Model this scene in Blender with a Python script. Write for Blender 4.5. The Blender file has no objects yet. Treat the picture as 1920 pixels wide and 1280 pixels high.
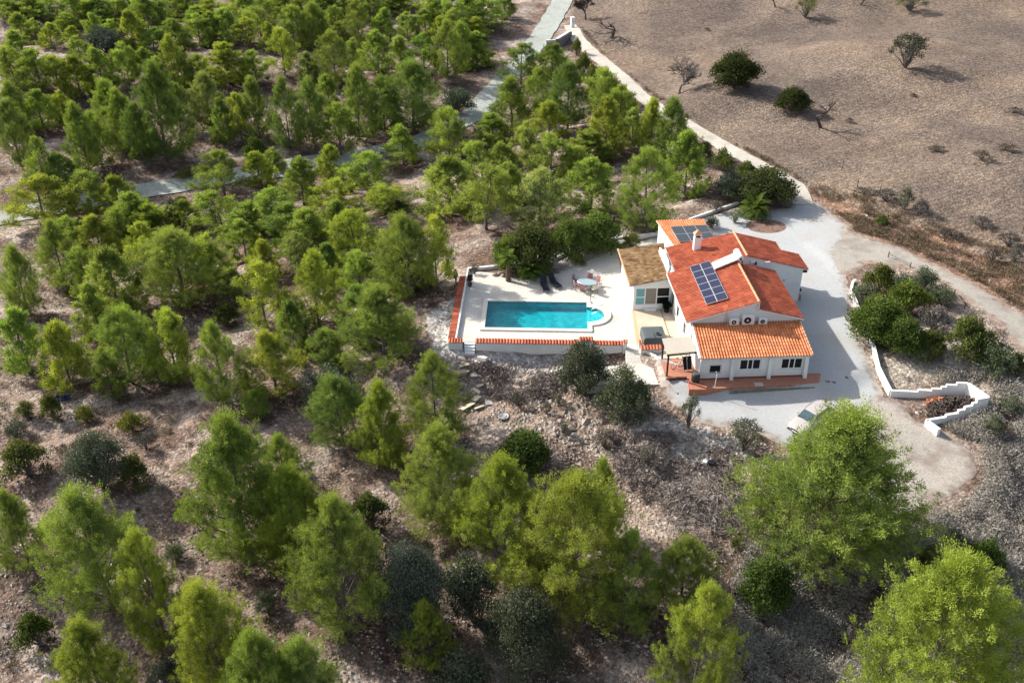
import bpy, math, random
import numpy as np
from mathutils import Vector, Matrix
from mathutils.geometry import delaunay_2d_cdt

# ------------------------------------------------------------------ camera, sky, sun
SC = bpy.context.scene
F = 1800.0                      # focal length in pixels of a 1920 px wide picture
TH, ROLL = 0.55612, 0.00769
HC = 44.512
r0 = np.array([[1, 0, 0], [0, -math.sin(TH), -math.cos(TH)], [0, math.cos(TH), -math.sin(TH)]])
cr, sr = math.cos(ROLL), math.sin(ROLL)
RC = np.array([[cr, sr, 0], [-sr, cr, 0], [0, 0, 1]]) @ r0
cam = bpy.data.objects.new('camera', bpy.data.cameras.new('camera'))
SC.collection.objects.link(cam)
cam.data.sensor_width = 36.0
cam.data.lens = F / 1920 * 36
cam.data.clip_start = 0.5
cam.data.clip_end = 5000
m = Matrix.Identity(4)
for i in range(3):
    m[i][0] = RC[0][i]; m[i][1] = -RC[1][i]; m[i][2] = -RC[2][i]
m[2][3] = HC
cam.matrix_world = m
SC.camera = cam

SUN = Vector((-0.867, 0.499, math.tan(math.radians(35.0)))).normalized()   # towards the sun
W = bpy.data.worlds.new('World'); SC.world = W; W.use_nodes = True
nt = W.node_tree
bg = nt.nodes['Background']; bg.inputs[1].default_value = 0.15
sky = nt.nodes.new('ShaderNodeTexSky'); sky.sky_type = 'NISHITA'; sky.sun_disc = False
sky.sun_elevation = math.radians(35.0)
sky.sun_rotation = math.atan2(SUN.x, SUN.y)
sky.dust_density = 2.5
hs = nt.nodes.new('ShaderNodeHueSaturation'); hs.inputs['Saturation'].default_value = 0.72
nt.links.new(sky.outputs[0], hs.inputs['Color']); nt.links.new(hs.outputs[0], bg.inputs[0])
sl = bpy.data.lights.new('sun', 'SUN'); sl.energy = 4.9; sl.angle = math.radians(0.5); sl.color = (1.0, 0.955, 0.88)
so = bpy.data.objects.new('sun', sl); SC.collection.objects.link(so)
so.rotation_euler = SUN.to_track_quat('Z', 'Y').to_euler()
SC.view_settings.view_transform = 'Standard'; SC.view_settings.look = 'None'
SC.view_settings.exposure = 0.55; SC.view_settings.gamma = 1.0
try:
    SC.cycles.max_bounces = 5; SC.cycles.diffuse_bounces = 2; SC.cycles.transparent_max_bounces = 8
    SC.cycles.transmission_bounces = 3; SC.cycles.glossy_bounces = 2
except Exception: pass

rnd = random.Random(7)
NR = np.random.default_rng(11)

# ------------------------------------------------------------------ helpers
def link(o, parent=None):
    SC.collection.objects.link(o)
    if parent: o.parent = parent
    return o

def tag(o, label=None, cat=None, group=None, kind=None):
    if label: o['label'] = label
    if cat: o['category'] = cat
    if group: o['group'] = group
    if kind: o['kind'] = kind
    return o

def empty(name, loc=(0, 0, 0), rz=0.0, label=None, cat=None, group=None):
    o = bpy.data.objects.new(name, None); o.empty_display_size = 0.3
    o.location = loc; o.rotation_euler = (0, 0, rz)
    link(o); return tag(o, label, cat, group)

class MB:
    """collects shapes, then links them as one mesh object"""
    def __init__(s): s.v = []; s.f = []; s.mi = []; s.uv = None; s.smooth = False
    def add(s, vs, fs, mi=0):
        b = len(s.v); s.v += [tuple(map(float, p)) for p in vs]
        s.f += [tuple(b + i for i in f) for f in fs]; s.mi += [mi] * len(fs); return s
    def box(s, x0, x1, y0, y1, z0, z1, mi=0):
        v = [(x, y, z) for z in (z0, z1) for x, y in ((x0, y0), (x1, y0), (x1, y1), (x0, y1))]
        return s.add(v, [(3, 2, 1, 0), (4, 5, 6, 7), (0, 1, 5, 4), (1, 2, 6, 5), (2, 3, 7, 6), (3, 0, 4, 7)], mi)
    def prism(s, pts, ext, mi=0):
        """closed polygon of 3D points swept by vector ext"""
        n = len(pts); e = Vector(ext)
        v = [tuple(p) for p in pts] + [tuple(Vector(p) + e) for p in pts]
        f = [tuple(range(n - 1, -1, -1)), tuple(range(n, 2 * n))] + [(i, (i + 1) % n, n + (i + 1) % n, n + i) for i in range(n)]
        return s.add(v, f, mi)
    def tube(s, pts, rad, n=6, mi=0, cap=True):
        pts = [Vector(p) for p in pts]
        if not hasattr(rad, '__len__'): rad = [rad] * len(pts)
        vs = []; fs = []; up = Vector((0.31, 0.17, 0.93))
        for i, p in enumerate(pts):
            d = (pts[min(i + 1, len(pts) - 1)] - pts[max(i - 1, 0)])
            d = d.normalized() if d.length > 1e-9 else Vector((0, 0, 1))
            a = d.cross(up)
            if a.length < 0.05: a = d.cross(Vector((1, 0, 0)))
            a.normalize(); b = d.cross(a)
            for k in range(n):
                t = 2 * math.pi * k / n
                vs.append(p + (a * math.cos(t) + b * math.sin(t)) * rad[i])
        for i in range(len(pts) - 1):
            for k in range(n):
                k2 = (k + 1) % n
                fs.append((i * n + k, i * n + k2, (i + 1) * n + k2, (i + 1) * n + k))
        if cap:
            fs.append(tuple(range(n - 1, -1, -1))); fs.append(tuple((len(pts) - 1) * n + k for k in range(n)))
        return s.add(vs, fs, mi)
    def lathe(s, prof, c=(0, 0, 0), n=16, mi=0):
        vs = []; fs = []
        for r, z in prof:
            for k in range(n):
                t = 2 * math.pi * k / n; vs.append((c[0] + r * math.cos(t), c[1] + r * math.sin(t), c[2] + z))
        for i in range(len(prof) - 1):
            for k in range(n):
                k2 = (k + 1) % n; fs.append((i * n + k, i * n + k2, (i + 1) * n + k2, (i + 1) * n + k))
        fs.append(tuple(range(n - 1, -1, -1))); fs.append(tuple((len(prof) - 1) * n + k for k in range(n)))
        return s.add(vs, fs, mi)
    def build(s, name, mat, parent=None, loc=None, bevel=0, smooth=False):
        me = bpy.data.meshes.new(name); me.from_pydata(s.v, [], s.f)
        mats = mat if isinstance(mat, (list, tuple)) else [mat]
        for x in mats: me.materials.append(x)
        if len(mats) > 1: me.polygons.foreach_set('material_index', s.mi)
        if smooth: me.polygons.foreach_set('use_smooth', [True] * len(me.polygons))
        me.update()
        o = bpy.data.objects.new(name, me); link(o, parent)
        if loc is not None: o.location = loc
        if bevel:
            b = o.modifiers.new('bevel', 'BEVEL'); b.width = bevel; b.segments = 2; b.limit_method = 'ANGLE'
        return o

def np_mesh(name, V, Fc, mats, attr=None, smooth=False, mi=None):
    """fast mesh from arrays; Fc is (n,3) or (n,4)"""
    me = bpy.data.meshes.new(name); V = np.asarray(V, np.float32); Fc = np.asarray(Fc, np.int32)
    k = Fc.shape[1]
    me.vertices.add(len(V)); me.vertices.foreach_set('co', V.ravel())
    me.loops.add(Fc.size); me.loops.foreach_set('vertex_index', Fc.ravel())
    me.polygons.add(len(Fc)); me.polygons.foreach_set('loop_start', np.arange(0, Fc.size, k, dtype=np.int32))
    for x in (mats if isinstance(mats, (list, tuple)) else [mats]): me.materials.append(x)
    if mi is not None: me.polygons.foreach_set('material_index', np.asarray(mi, np.int32))
    me.polygons.foreach_set('use_smooth', np.full(len(Fc), smooth))
    me.update(calc_edges=True)
    for nme, arr in (attr or {}).items():
        a = me.attributes.new(nme, 'FLOAT', 'POINT'); a.data.foreach_set('value', np.asarray(arr, np.float32))
    me.validate()
    return me

# ------------------------------------------------------------------ materials
def mat(name, col, rough=0.8, metal=0.0, spec=0.3, var=0.0, scale=4.0, bump=0.0, bscale=30.0, alpha=None, col2=None, coord='Object', trans=0.0):
    M = bpy.data.materials.new(name); M.use_nodes = True; n = M.node_tree; L = n.links; N = n.nodes
    p = N['Principled BSDF']; p.inputs['Roughness'].default_value = rough; p.inputs['Metallic'].default_value = metal
    p.inputs['Specular IOR Level'].default_value = spec
    p.inputs['Base Color'].default_value = (*col, 1)
    tc = N.new('ShaderNodeTexCoord')
    if var or col2:
        tx = N.new('ShaderNodeTexNoise'); tx.inputs['Scale'].default_value = scale; tx.inputs['Detail'].default_value = 6
        tx.inputs['Roughness'].default_value = 0.65
        L.new(tc.outputs[coord], tx.inputs['Vector'])
        r = N.new('ShaderNodeValToRGB'); r.color_ramp.elements[0].position = 0.32; r.color_ramp.elements[1].position = 0.68
        c2 = col2 or tuple(c * (1 + var) for c in col)
        c1 = col if col2 else tuple(c * (1 - var) for c in col)
        r.color_ramp.elements[0].color = (*c1, 1); r.color_ramp.elements[1].color = (*c2, 1)
        L.new(tx.outputs[0], r.inputs[0]); L.new(r.outputs[0], p.inputs['Base Color'])
    if bump:
        t2 = N.new('ShaderNodeTexNoise'); t2.inputs['Scale'].default_value = bscale; t2.inputs['Detail'].default_value = 4
        L.new(tc.outputs[coord], t2.inputs['Vector'])
        b = N.new('ShaderNodeBump'); b.inputs['Strength'].default_value = bump; b.inputs['Distance'].default_value = 0.05
        L.new(t2.outputs[0], b.inputs['Height']); L.new(b.outputs[0], p.inputs['Normal'])
    return M

def foliage(name, c_lo, c_hi, trans=0.35, tcol=None):
    """leaf material: colour between two greens by the tuft's own 'tone', tinted by the object's colour"""
    M = bpy.data.materials.new(name); M.use_nodes = True; n = M.node_tree; L = n.links; N = n.nodes
    N.remove(N['Principled BSDF']); out = N['Material Output']
    at = N.new('ShaderNodeAttribute'); at.attribute_name = 'tone'
    oi = N.new('ShaderNodeObjectInfo')
    mx = N.new('ShaderNodeMix'); mx.data_type = 'RGBA'; mx.inputs[6].default_value = (*c_lo, 1); mx.inputs[7].default_value = (*c_hi, 1)
    L.new(at.outputs['Fac'], mx.inputs[0])
    ml = N.new('ShaderNodeMix'); ml.data_type = 'RGBA'; ml.blend_type = 'MULTIPLY'; ml.inputs[0].default_value = 1
    L.new(mx.outputs[2], ml.inputs[6]); L.new(oi.outputs['Color'], ml.inputs[7])
    d = N.new('ShaderNodeBsdfDiffuse'); t = N.new('ShaderNodeBsdfTranslucent')
    L.new(ml.outputs[2], d.inputs[0])
    m2 = N.new('ShaderNodeMix'); m2.data_type = 'RGBA'; m2.blend_type = 'MULTIPLY'; m2.inputs[0].default_value = 1
    m2.inputs[7].default_value = (*(tcol or (1.25, 1.15, 0.55)), 1)
    L.new(ml.outputs[2], m2.inputs[6]); L.new(m2.outputs[2], t.inputs[0])
    ms = N.new('ShaderNodeMixShader'); ms.inputs[0].default_value = trans
    L.new(d.outputs[0], ms.inputs[1]); L.new(t.outputs[0], ms.inputs[2]); L.new(ms.outputs[0], out.inputs[0])
    return M

M_WHITE = mat('white_render', (0.76, 0.755, 0.73), 0.85, var=0.06, scale=0.9, bump=0.15, bscale=40)
M_OLDWHITE = mat('weathered_white', (0.66, 0.65, 0.61), 0.9, var=0.10, scale=1.2, bump=0.2, bscale=30)
M_FRAME = mat('white_frame', (0.8, 0.8, 0.79), 0.45)
M_GLASS = mat('dark_glass', (0.008, 0.009, 0.011), 0.25, spec=0.15)
M_BLUEGLASS = mat('blue_tinted_glass', (0.08, 0.30, 0.36), 0.08, spec=0.8)
M_CURTAIN = mat('grey_curtain', (0.24, 0.22, 0.18), 0.9, var=0.2, scale=9)
M_BLACK = mat('black_paint', (0.012, 0.012, 0.013), 0.5)
M_DARK = mat('dark_cloth', (0.012, 0.014, 0.02), 0.8, var=0.2, scale=6)
M_METAL = mat('pale_metal', (0.62, 0.62, 0.62), 0.35, metal=0.7)
M_STEEL = mat('polished_steel', (0.75, 0.77, 0.78), 0.15, metal=1.0)
M_BARK = mat('pine_bark', (0.17, 0.14, 0.12), 0.95, var=0.35, scale=6, bump=0.6, bscale=14)
M_TWIG = mat('grey_twig', (0.17, 0.15, 0.135), 0.95, var=0.25, scale=5)
M_DTWIG = mat('dark_twig', (0.075, 0.058, 0.05), 0.95, var=0.3, scale=5)
M_STONE = mat('pale_stone', (0.36, 0.31, 0.27), 0.95, var=0.3, scale=1.3, bump=0.4, bscale=9)
M_CONC = mat('pale_concrete', (0.50, 0.47, 0.41), 0.95, var=0.10, scale=0.8, bump=0.2, bscale=20)
M_CREAM = mat('cream_paint', (0.56, 0.40, 0.20), 0.8, var=0.12, scale=2)
M_TERRA = mat('terracotta_paving', (0.40, 0.17, 0.11), 0.8, var=0.15, scale=2.5, bump=0.2)
M_COVER = mat('grey_vinyl_cover', (0.085, 0.10, 0.105), 0.55, var=0.12, scale=2)
M_WOODDK = mat('dark_stained_wood', (0.028, 0.016, 0.012), 0.6)

def tile_mat(name, a, b, c):
    """clay tiles: every tile (u,v cell) takes its own shade, with a little lichen and dust"""
    M = bpy.data.materials.new(name); M.use_nodes = True; n = M.node_tree; L = n.links; N = n.nodes
    p = N['Principled BSDF']; p.inputs['Roughness'].default_value = 0.75; p.inputs['Specular IOR Level'].default_value = 0.25
    uv = N.new('ShaderNodeUVMap')
    fl = N.new('ShaderNodeVectorMath'); fl.operation = 'FLOOR'; L.new(uv.outputs[0], fl.inputs[0])
    wn = N.new('ShaderNodeTexWhiteNoise'); wn.noise_dimensions = '2D'; L.new(fl.outputs[0], wn.inputs['Vector'])
    r = N.new('ShaderNodeValToRGB'); e = r.color_ramp.elements
    e[0].position = 0.0; e[0].color = (*a, 1); e[1].position = 1.0; e[1].color = (*c, 1)
    e.new(0.5).color = (*b, 1)
    L.new(wn.outputs['Value'], r.inputs[0])
    tc = N.new('ShaderNodeTexCoord'); tx = N.new('ShaderNodeTexNoise'); tx.inputs['Scale'].default_value = 0.9; tx.inputs['Detail'].default_value = 8
    tx.inputs['Roughness'].default_value = 0.7
    L.new(tc.outputs['Object'], tx.inputs['Vector'])
    rr = N.new('ShaderNodeValToRGB'); rr.color_ramp.elements[0].position = 0.3; rr.color_ramp.elements[0].color = (0.60, 0.57, 0.55, 1)
    rr.color_ramp.elements[1].position = 0.7; rr.color_ramp.elements[1].color = (1.12, 1.12, 1.1, 1)
    L.new(tx.outputs[0], rr.inputs[0])
    mx = N.new('ShaderNodeMix'); mx.data_type = 'RGBA'; mx.blend_type = 'MULTIPLY'; mx.inputs[0].default_value = 1
    L.new(r.outputs[0], mx.inputs[6]); L.new(rr.outputs[0], mx.inputs[7])
    t4 = N.new('ShaderNodeTexNoise'); t4.inputs['Scale'].default_value = 5.5; t4.inputs['Detail'].default_value = 6; t4.inputs['Roughness'].default_value = .8; L.new(tc.outputs['Object'], t4.inputs['Vector'])
    r4 = N.new('ShaderNodeMapRange'); r4.inputs[1].default_value = .56; r4.inputs[2].default_value = .72; r4.inputs[4].default_value = .55; L.new(t4.outputs[0], r4.inputs[0])
    m4 = N.new('ShaderNodeMix'); m4.data_type = 'RGBA'; m4.inputs[7].default_value = (.20, .13, .10, 1); L.new(r4.outputs[0], m4.inputs[0]); L.new(mx.outputs[2], m4.inputs[6]); L.new(m4.outputs[2], p.inputs['Base Color'])
    return M
M_TILE = tile_mat('red_clay_tiles', (0.44, 0.10, 0.052), (0.51, 0.132, 0.068), (0.60, 0.185, 0.095))
M_TILEB = tile_mat('orange_clay_tiles', (0.58, 0.19, 0.075), (0.66, 0.235, 0.10), (0.72, 0.29, 0.13))
M_TILET = tile_mat('tan_clay_tiles', (0.24, 0.13, 0.06), (0.42, 0.27, 0.13), (0.55, 0.38, 0.21))
M_RIDGE = mat('ridge_clay', (0.72, 0.36, 0.20), 0.8, var=0.12, scale=3)

def ground_mat():
    M = bpy.data.materials.new('hillside_soil'); M.use_nodes = True; n = M.node_tree; L = n.links; N = n.nodes
    p = N['Principled BSDF']; p.inputs['Roughness'].default_value = 0.97; p.inputs['Specular IOR Level'].default_value = 0.1
    tc = N.new('ShaderNodeTexCoord')
    def noise(s, d=8, rgh=0.65):
        t = N.new('ShaderNodeTexNoise'); t.inputs['Scale'].default_value = s; t.inputs['Detail'].default_value = d
        t.inputs['Roughness'].default_value = rgh; L.new(tc.outputs['Object'], t.inputs['Vector']); return t.outputs[0]
    def ramp(x, stops):
        r = N.new('ShaderNodeValToRGB'); e = r.color_ramp.elements
        e[0].position, e[0].color = stops[0][0], (*stops[0][1], 1); e[1].position, e[1].color = stops[-1][0], (*stops[-1][1], 1)
        for q, c in stops[1:-1]: e.new(q).color = (*c, 1)
        L.new(x, r.inputs[0]); return r.outputs[0]
    def mix(f, a, b, mode='MIX'):
        m_ = N.new('ShaderNodeMix'); m_.data_type = 'RGBA'; m_.blend_type = mode
        if isinstance(f, float): m_.inputs[0].default_value = f
        else: L.new(f, m_.inputs[0])
        L.new(a, m_.inputs[6]); L.new(b, m_.inputs[7]); return m_.outputs[2]
    def attr(nm):
        """zone weight broken up by noise so that soils meet along ragged edges"""
        a = N.new('ShaderNodeAttribute'); a.attribute_name = nm
        s = N.new('ShaderNodeMath'); s.operation = 'ADD'; L.new(a.outputs['Fac'], s.inputs[0])
        k = N.new('ShaderNodeMath'); k.operation = 'MULTIPLY_ADD'; L.new(noise(0.55, 8, 0.75), k.inputs[0]); k.inputs[1].default_value = 1.6; k.inputs[2].default_value = -0.8
        L.new(k.outputs[0], s.inputs[1])
        r = N.new('ShaderNodeMapRange'); r.inputs[1].default_value = 0.3; r.inputs[2].default_value = 0.7; L.new(s.outputs[0], r.inputs[0]); return r.outputs[0]
    soil = ramp(noise(0.22), [(0.34, (0.125, 0.080, 0.060)), (0.46, (0.215, 0.152, 0.120)), (0.57, (0.345, 0.275, 0.228)), (0.70, (0.49, 0.42, 0.36))])
    field = ramp(noise(0.10), [(0.32, (0.135, 0.104, 0.084)), (0.5, (0.175, 0.136, 0.110)), (0.7, (0.235, 0.182, 0.138))])
    band = N.new('ShaderNodeTexWave'); band.inputs['Scale'].default_value = 0.42; band.inputs['Distortion'].default_value = 9; band.inputs['Detail'].default_value = 3; band.inputs['Detail Scale'].default_value = .35
    mpw = N.new('ShaderNodeMapping'); mpw.inputs['Rotation'].default_value = (0, 0, 1.15); L.new(tc.outputs['Object'], mpw.inputs[0]); L.new(mpw.outputs[0], band.inputs['Vector'])
    field = mix(1.0, field, ramp(band.outputs['Color'], [(0.0, (.90, .90, .90)), (1.0, (1.10, 1.10, 1.10))]), 'MULTIPLY')
    field = mix(1.0, field, ramp(noise(0.035, 5, .6), [(0.36, (.74, .74, .78)), (0.5, (1, 1, 1)), (0.64, (1.28, 1.22, 1.12))]), 'MULTIPLY')
    dust = ramp(noise(0.9), [(0.36, (0.30, 0.26, 0.23)), (0.5, (0.50, 0.47, 0.44)), (0.7, (0.62, 0.60, 0.56))])
    pale = ramp(noise(0.6), [(0.35, (0.155, 0.098, 0.070)), (0.50, (0.28, 0.205, 0.158)), (0.72, (0.47, 0.405, 0.345))])
    bank = ramp(noise(0.5), [(0.36, (0.13, 0.082, 0.060)), (0.52, (0.27, 0.160, 0.108)), (0.70, (0.36, 0.26, 0.19))])
    sandy = ramp(noise(0.4), [(0.33, (0.30, 0.25, 0.20)), (0.5, (0.40, 0.35, 0.285)), (0.68, (0.50, 0.45, 0.38))])
    litter_shade = ramp(noise(0.8), [(0.33, (0.07, 0.045, 0.038)), (0.6, (0.15, 0.10, 0.082)), (0.75, (0.26, 0.2, 0.17))])  # dark brown of leaf litter, with shade under the plants painted in
    c = mix(attr('pale'), soil, pale); c = mix(attr('field'), c, field); c = mix(attr('bank'), c, bank); c = mix(attr('sandy'), c, sandy)
    c = mix(attr('litter_shade'), c, litter_shade); c = mix(attr('dust_near'), c, dust); c = mix(attr('dust_low'), c, dust)
    # pebbles and clods at three sizes
    for s, lo, hi in ((7.0, 0.62, 1.38), (2.6, 0.72, 1.28)):
        v = N.new('ShaderNodeTexVoronoi'); v.inputs['Scale'].default_value = s; v.inputs['Randomness'].default_value = 1
        L.new(tc.outputs['Object'], v.inputs['Vector'])
        sep = N.new('ShaderNodeSeparateColor'); L.new(v.outputs['Color'], sep.inputs[0])
        c = mix(1.0, c, ramp(sep.outputs[0], [(0.0, (lo,) * 3), (0.55, (1, 1, 1)), (1.0, (hi, hi * 0.99, hi * 0.97))]), 'MULTIPLY')
    c = mix(1.0, c, ramp(noise(14, 4, 0.8), [(0.3, (0.7, 0.7, 0.7)), (0.7, (1.28, 1.28, 1.28))]), 'MULTIPLY')
    L.new(c, p.inputs['Base Color'])
    v = N.new('ShaderNodeTexVoronoi'); v.inputs['Scale'].default_value = 3.2; L.new(tc.outputs['Object'], v.inputs['Vector'])
    b1 = N.new('ShaderNodeBump'); b1.inputs['Strength'].default_value = 0.9; b1.inputs['Distance'].default_value = 0.10; b1.invert = True
    L.new(v.outputs['Distance'], b1.inputs['Height'])
    b2 = N.new('ShaderNodeBump'); b2.inputs['Strength'].default_value = 0.9; b2.inputs['Distance'].default_value = 0.14
    L.new(noise(5, 7, 0.75), b2.inputs['Height']); L.new(b1.outputs[0], b2.inputs['Normal']); L.new(b2.outputs[0], p.inputs['Normal'])
    return M

def loose_mat(name, a, b, scale, patch=None, pscale=0.3, bump=0.5, cell=9.0, rim=None):
    """gravel or road surface: two-tone grain plus broad worn patches"""
    M = bpy.data.materials.new(name); M.use_nodes = True; n = M.node_tree; L = n.links; N = n.nodes
    p = N['Principled BSDF']; p.inputs['Roughness'].default_value = 0.95; p.inputs['Specular IOR Level'].default_value = 0.15
    tc = N.new('ShaderNodeTexCoord')
    v = N.new('ShaderNodeTexVoronoi'); v.inputs['Scale'].default_value = cell; L.new(tc.outputs['Object'], v.inputs['Vector'])
    sep = N.new('ShaderNodeSeparateColor'); L.new(v.outputs['Color'], sep.inputs[0])
    mx = N.new('ShaderNodeMix'); mx.data_type = 'RGBA'; mx.inputs[6].default_value = (*a, 1); mx.inputs[7].default_value = (*b, 1)
    L.new(sep.outputs[0], mx.inputs[0]); c = mx.outputs[2]
    if patch:
        t = N.new('ShaderNodeTexNoise'); t.inputs['Scale'].default_value = pscale; t.inputs['Detail'].default_value = 9; t.inputs['Roughness'].default_value = 0.68
        L.new(tc.outputs['Object'], t.inputs['Vector'])
        r = N.new('ShaderNodeMapRange'); r.inputs[1].default_value = 0.48; r.inputs[2].default_value = 0.66; L.new(t.outputs[0], r.inputs[0])
        m2 = N.new('ShaderNodeMix'); m2.data_type = 'RGBA'; m2.inputs[7].default_value = (*patch, 1)
        L.new(r.outputs[0], m2.inputs[0]); L.new(c, m2.inputs[6]); c = m2.outputs[2]
    if rim:         # soil worked into the surface along its edge
        at = N.new('ShaderNodeAttribute'); at.attribute_name = 'edge'
        t = N.new('ShaderNodeTexNoise'); t.inputs['Scale'].default_value = 1.1; t.inputs['Detail'].default_value = 9; t.inputs['Roughness'].default_value = 0.75
        L.new(tc.outputs['Object'], t.inputs['Vector'])
        k = N.new('ShaderNodeMath'); k.operation = 'MULTIPLY_ADD'; k.inputs[1].default_value = 2.2; k.inputs[2].default_value = -1.25; L.new(t.outputs[0], k.inputs[0])
        s = N.new('ShaderNodeMath'); s.operation = 'ADD'; L.new(at.outputs['Fac'], s.inputs[0]); L.new(k.outputs[0], s.inputs[1])
        r = N.new('ShaderNodeMapRange'); r.inputs[1].default_value = 0.15; r.inputs[2].default_value = 0.5; L.new(s.outputs[0], r.inputs[0])
        t3 = N.new('ShaderNodeTexNoise'); t3.inputs['Scale'].default_value = 2.0; t3.inputs['Detail'].default_value = 8; L.new(tc.outputs['Object'], t3.inputs['Vector'])
        rr = N.new('ShaderNodeValToRGB'); rr.color_ramp.elements[0].position = .35; rr.color_ramp.elements[0].color = (*[q * .7 for q in rim], 1); rr.color_ramp.elements[1].position = .65; rr.color_ramp.elements[1].color = (*[min(1, q * 1.3) for q in rim], 1)
        L.new(t3.outputs[0], rr.inputs[0])
        m3 = N.new('ShaderNodeMix'); m3.data_type = 'RGBA'; L.new(r.outputs[0], m3.inputs[0]); L.new(rr.outputs[0], m3.inputs[6]); L.new(c, m3.inputs[7]); c = m3.outputs[2]
    L.new(c, p.inputs['Base Color'])
    t = N.new('ShaderNodeTexNoise'); t.inputs['Scale'].default_value = scale; t.inputs['Detail'].default_value = 5; L.new(tc.outputs['Object'], t.inputs['Vector'])
    b1 = N.new('ShaderNodeBump'); b1.inputs['Strength'].default_value = bump; b1.inputs['Distance'].default_value = 0.05
    L.new(t.outputs[0], b1.inputs['Height']); L.new(b1.outputs[0], p.inputs['Normal'])
    return M

def paving_mat(name, col, joint, sx, sy):
    M = bpy.data.materials.new(name); M.use_nodes = True; n = M.node_tree; L = n.links; N = n.nodes
    p = N['Principled BSDF']; p.inputs['Roughness'].default_value = 0.85
    tc = N.new('ShaderNodeTexCoord'); br = N.new('ShaderNodeTexBrick'); L.new(tc.outputs['Object'], br.inputs['Vector'])
    br.inputs['Scale'].default_value = 1; br.inputs['Brick Width'].default_value = sx; br.inputs['Row Height'].default_value = sy
    br.inputs['Mortar Size'].default_value = 0.012; br.inputs['Color1'].default_value = (*col, 1)
    br.inputs['Color2'].default_value = (*[k * 0.92 for k in col], 1); br.inputs['Mortar'].default_value = (*joint, 1)
    t = N.new('ShaderNodeTexNoise'); t.inputs['Scale'].default_value = 0.7; t.inputs['Detail'].default_value = 8; L.new(tc.outputs['Object'], t.inputs['Vector'])
    r = N.new('ShaderNodeValToRGB'); r.color_ramp.elements[0].position = 0.3; r.color_ramp.elements[0].color = (0.86, 0.85, 0.83, 1)
    r.color_ramp.elements[1].position = 0.65; L.new(t.outputs[0], r.inputs[0])
    m_ = N.new('ShaderNodeMix'); m_.data_type = 'RGBA'; m_.blend_type = 'MULTIPLY'; m_.inputs[0].default_value = 1
    L.new(br.outputs[0], m_.inputs[6]); L.new(r.outputs[0], m_.inputs[7]); L.new(m_.outputs[2], p.inputs['Base Color'])
    return M

# ------------------------------------------------------------------ terrain
def pix(px, py, z=0.0):
    """where the ray through a point of the photograph meets the level z"""
    d = RC.T @ np.array([px - 960, py - 640, F]); t = (z - HC) / d[2]
    return np.array([d[0] * t, d[1] * t, z])
def proj(P):
    c = RC @ (np.asarray(P, float) - [0, 0, HC]); return c[0] / c[2] * F + 960, c[1] / c[2] * F + 640, c[2]

A_P, A_H = 0.0465733, -0.0458038          # headings of the pool terrace and of the house
O_H = Vector((15.386, 65.483, 0)); O_P = Vector((-2.453, 73.85, 0))
def fr(o, a, x, y, z=0.0): return Vector((o.x + x * math.cos(a) + y * math.sin(a), o.y - x * math.sin(a) + y * math.cos(a), z))
def hw(x, y, z=0.0): return fr(O_H, A_H, x, y, z)
def pw(x, y, z=0.0): return fr(O_P, A_P, x, y, z)

CP = np.array([(-6,71,-.9),(0,70.5,-.7),(5,70.5,-.6),(9,70,-.6),(-7,80,-.8),(-7,88,-.5),(0,90,-.3),(8,95,-.3),(5,64,-2.2),(-3,64,-2.6),
 (12,61,-1.2),(12,65,-.3),(18,62.4,-.9),(25,62,-.8),(30,62,-.7),(36,62,-.8),(31,70,0),(32,80,.1),(38,72,.3),(42,80,.5),(48,68,0),(45,60,-1.2),
 (40,50,-3),(30,54,-1.9),(22,56,-1.9),(15,55,-3),(5,52,-4.6),(7,67.3,-.95),(10,66,-.9),(13.5,66.3,-.5),(-8,52,-5.2),(-20,52,-5.6),(0,40,-6.8),(20,42,-5.4),(40,40,-5),(-30,38,-7),
 (-18,66,-4),(-32,66,-5.2),(-18,80,-3.2),(-32,82,-4.8),(-45,75,-6),(-55,60,-6.5),(-45,97,-6.5),(-62,108,-7),(-46,112,-6.5),(-32,119,-6),
 (-17,124,-5.5),(-8,130,-5),(0,140,-4),(5,155,-3),(6,170,-2),(11,190,-1),(-30,136,-4),(-65,132,-4.5),(-20,160,-2),(-50,170,0),(-90,150,0),
 (-85,215,5),(-30,210,3),(-10,195,0),(-40,250,8),(-10,102,-2.3),(5,112,-2),(0,98,-1),(15,105,-.8),(10,128,-2),(22,120,-.3),(18,148,-1),
 (30,112,.8),(45,100,1.3),(35,140,1.8),(60,105,2),(60,150,3.2),(100,140,4.5),(60,200,6),(100,210,7),(30,200,3),(20,180,.5),(70,85,1.4),(55,90,1.1),
 (24,100,.1),(27,104,.2),(30,96,.1),(25,96,0),(33,90,.1),(40,86,.2),(50,80,.3),(58,72,.3),(0,20,-9),(-60,20,-10),(60,20,-8),(0,320,12),(120,320,14),(-120,320,14)], float)
PLAT = [pw(-2.7, -2.2), pw(-2.7, 11.3), pw(.5, 12), pw(6.2, 12.9), pw(9.2, 17.3), pw(13, 20), hw(-2, 25), hw(6, 26.5), hw(16, 24), hw(18.5, 12), hw(17, 3), hw(12, -.2), hw(9.5, -.9),
        hw(2, -.9), hw(-1.0, -.3), hw(-2.6, .5), hw(-2.7, 3), hw(-4.3, 4.5), pw(12.3, -2.2)]
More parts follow.
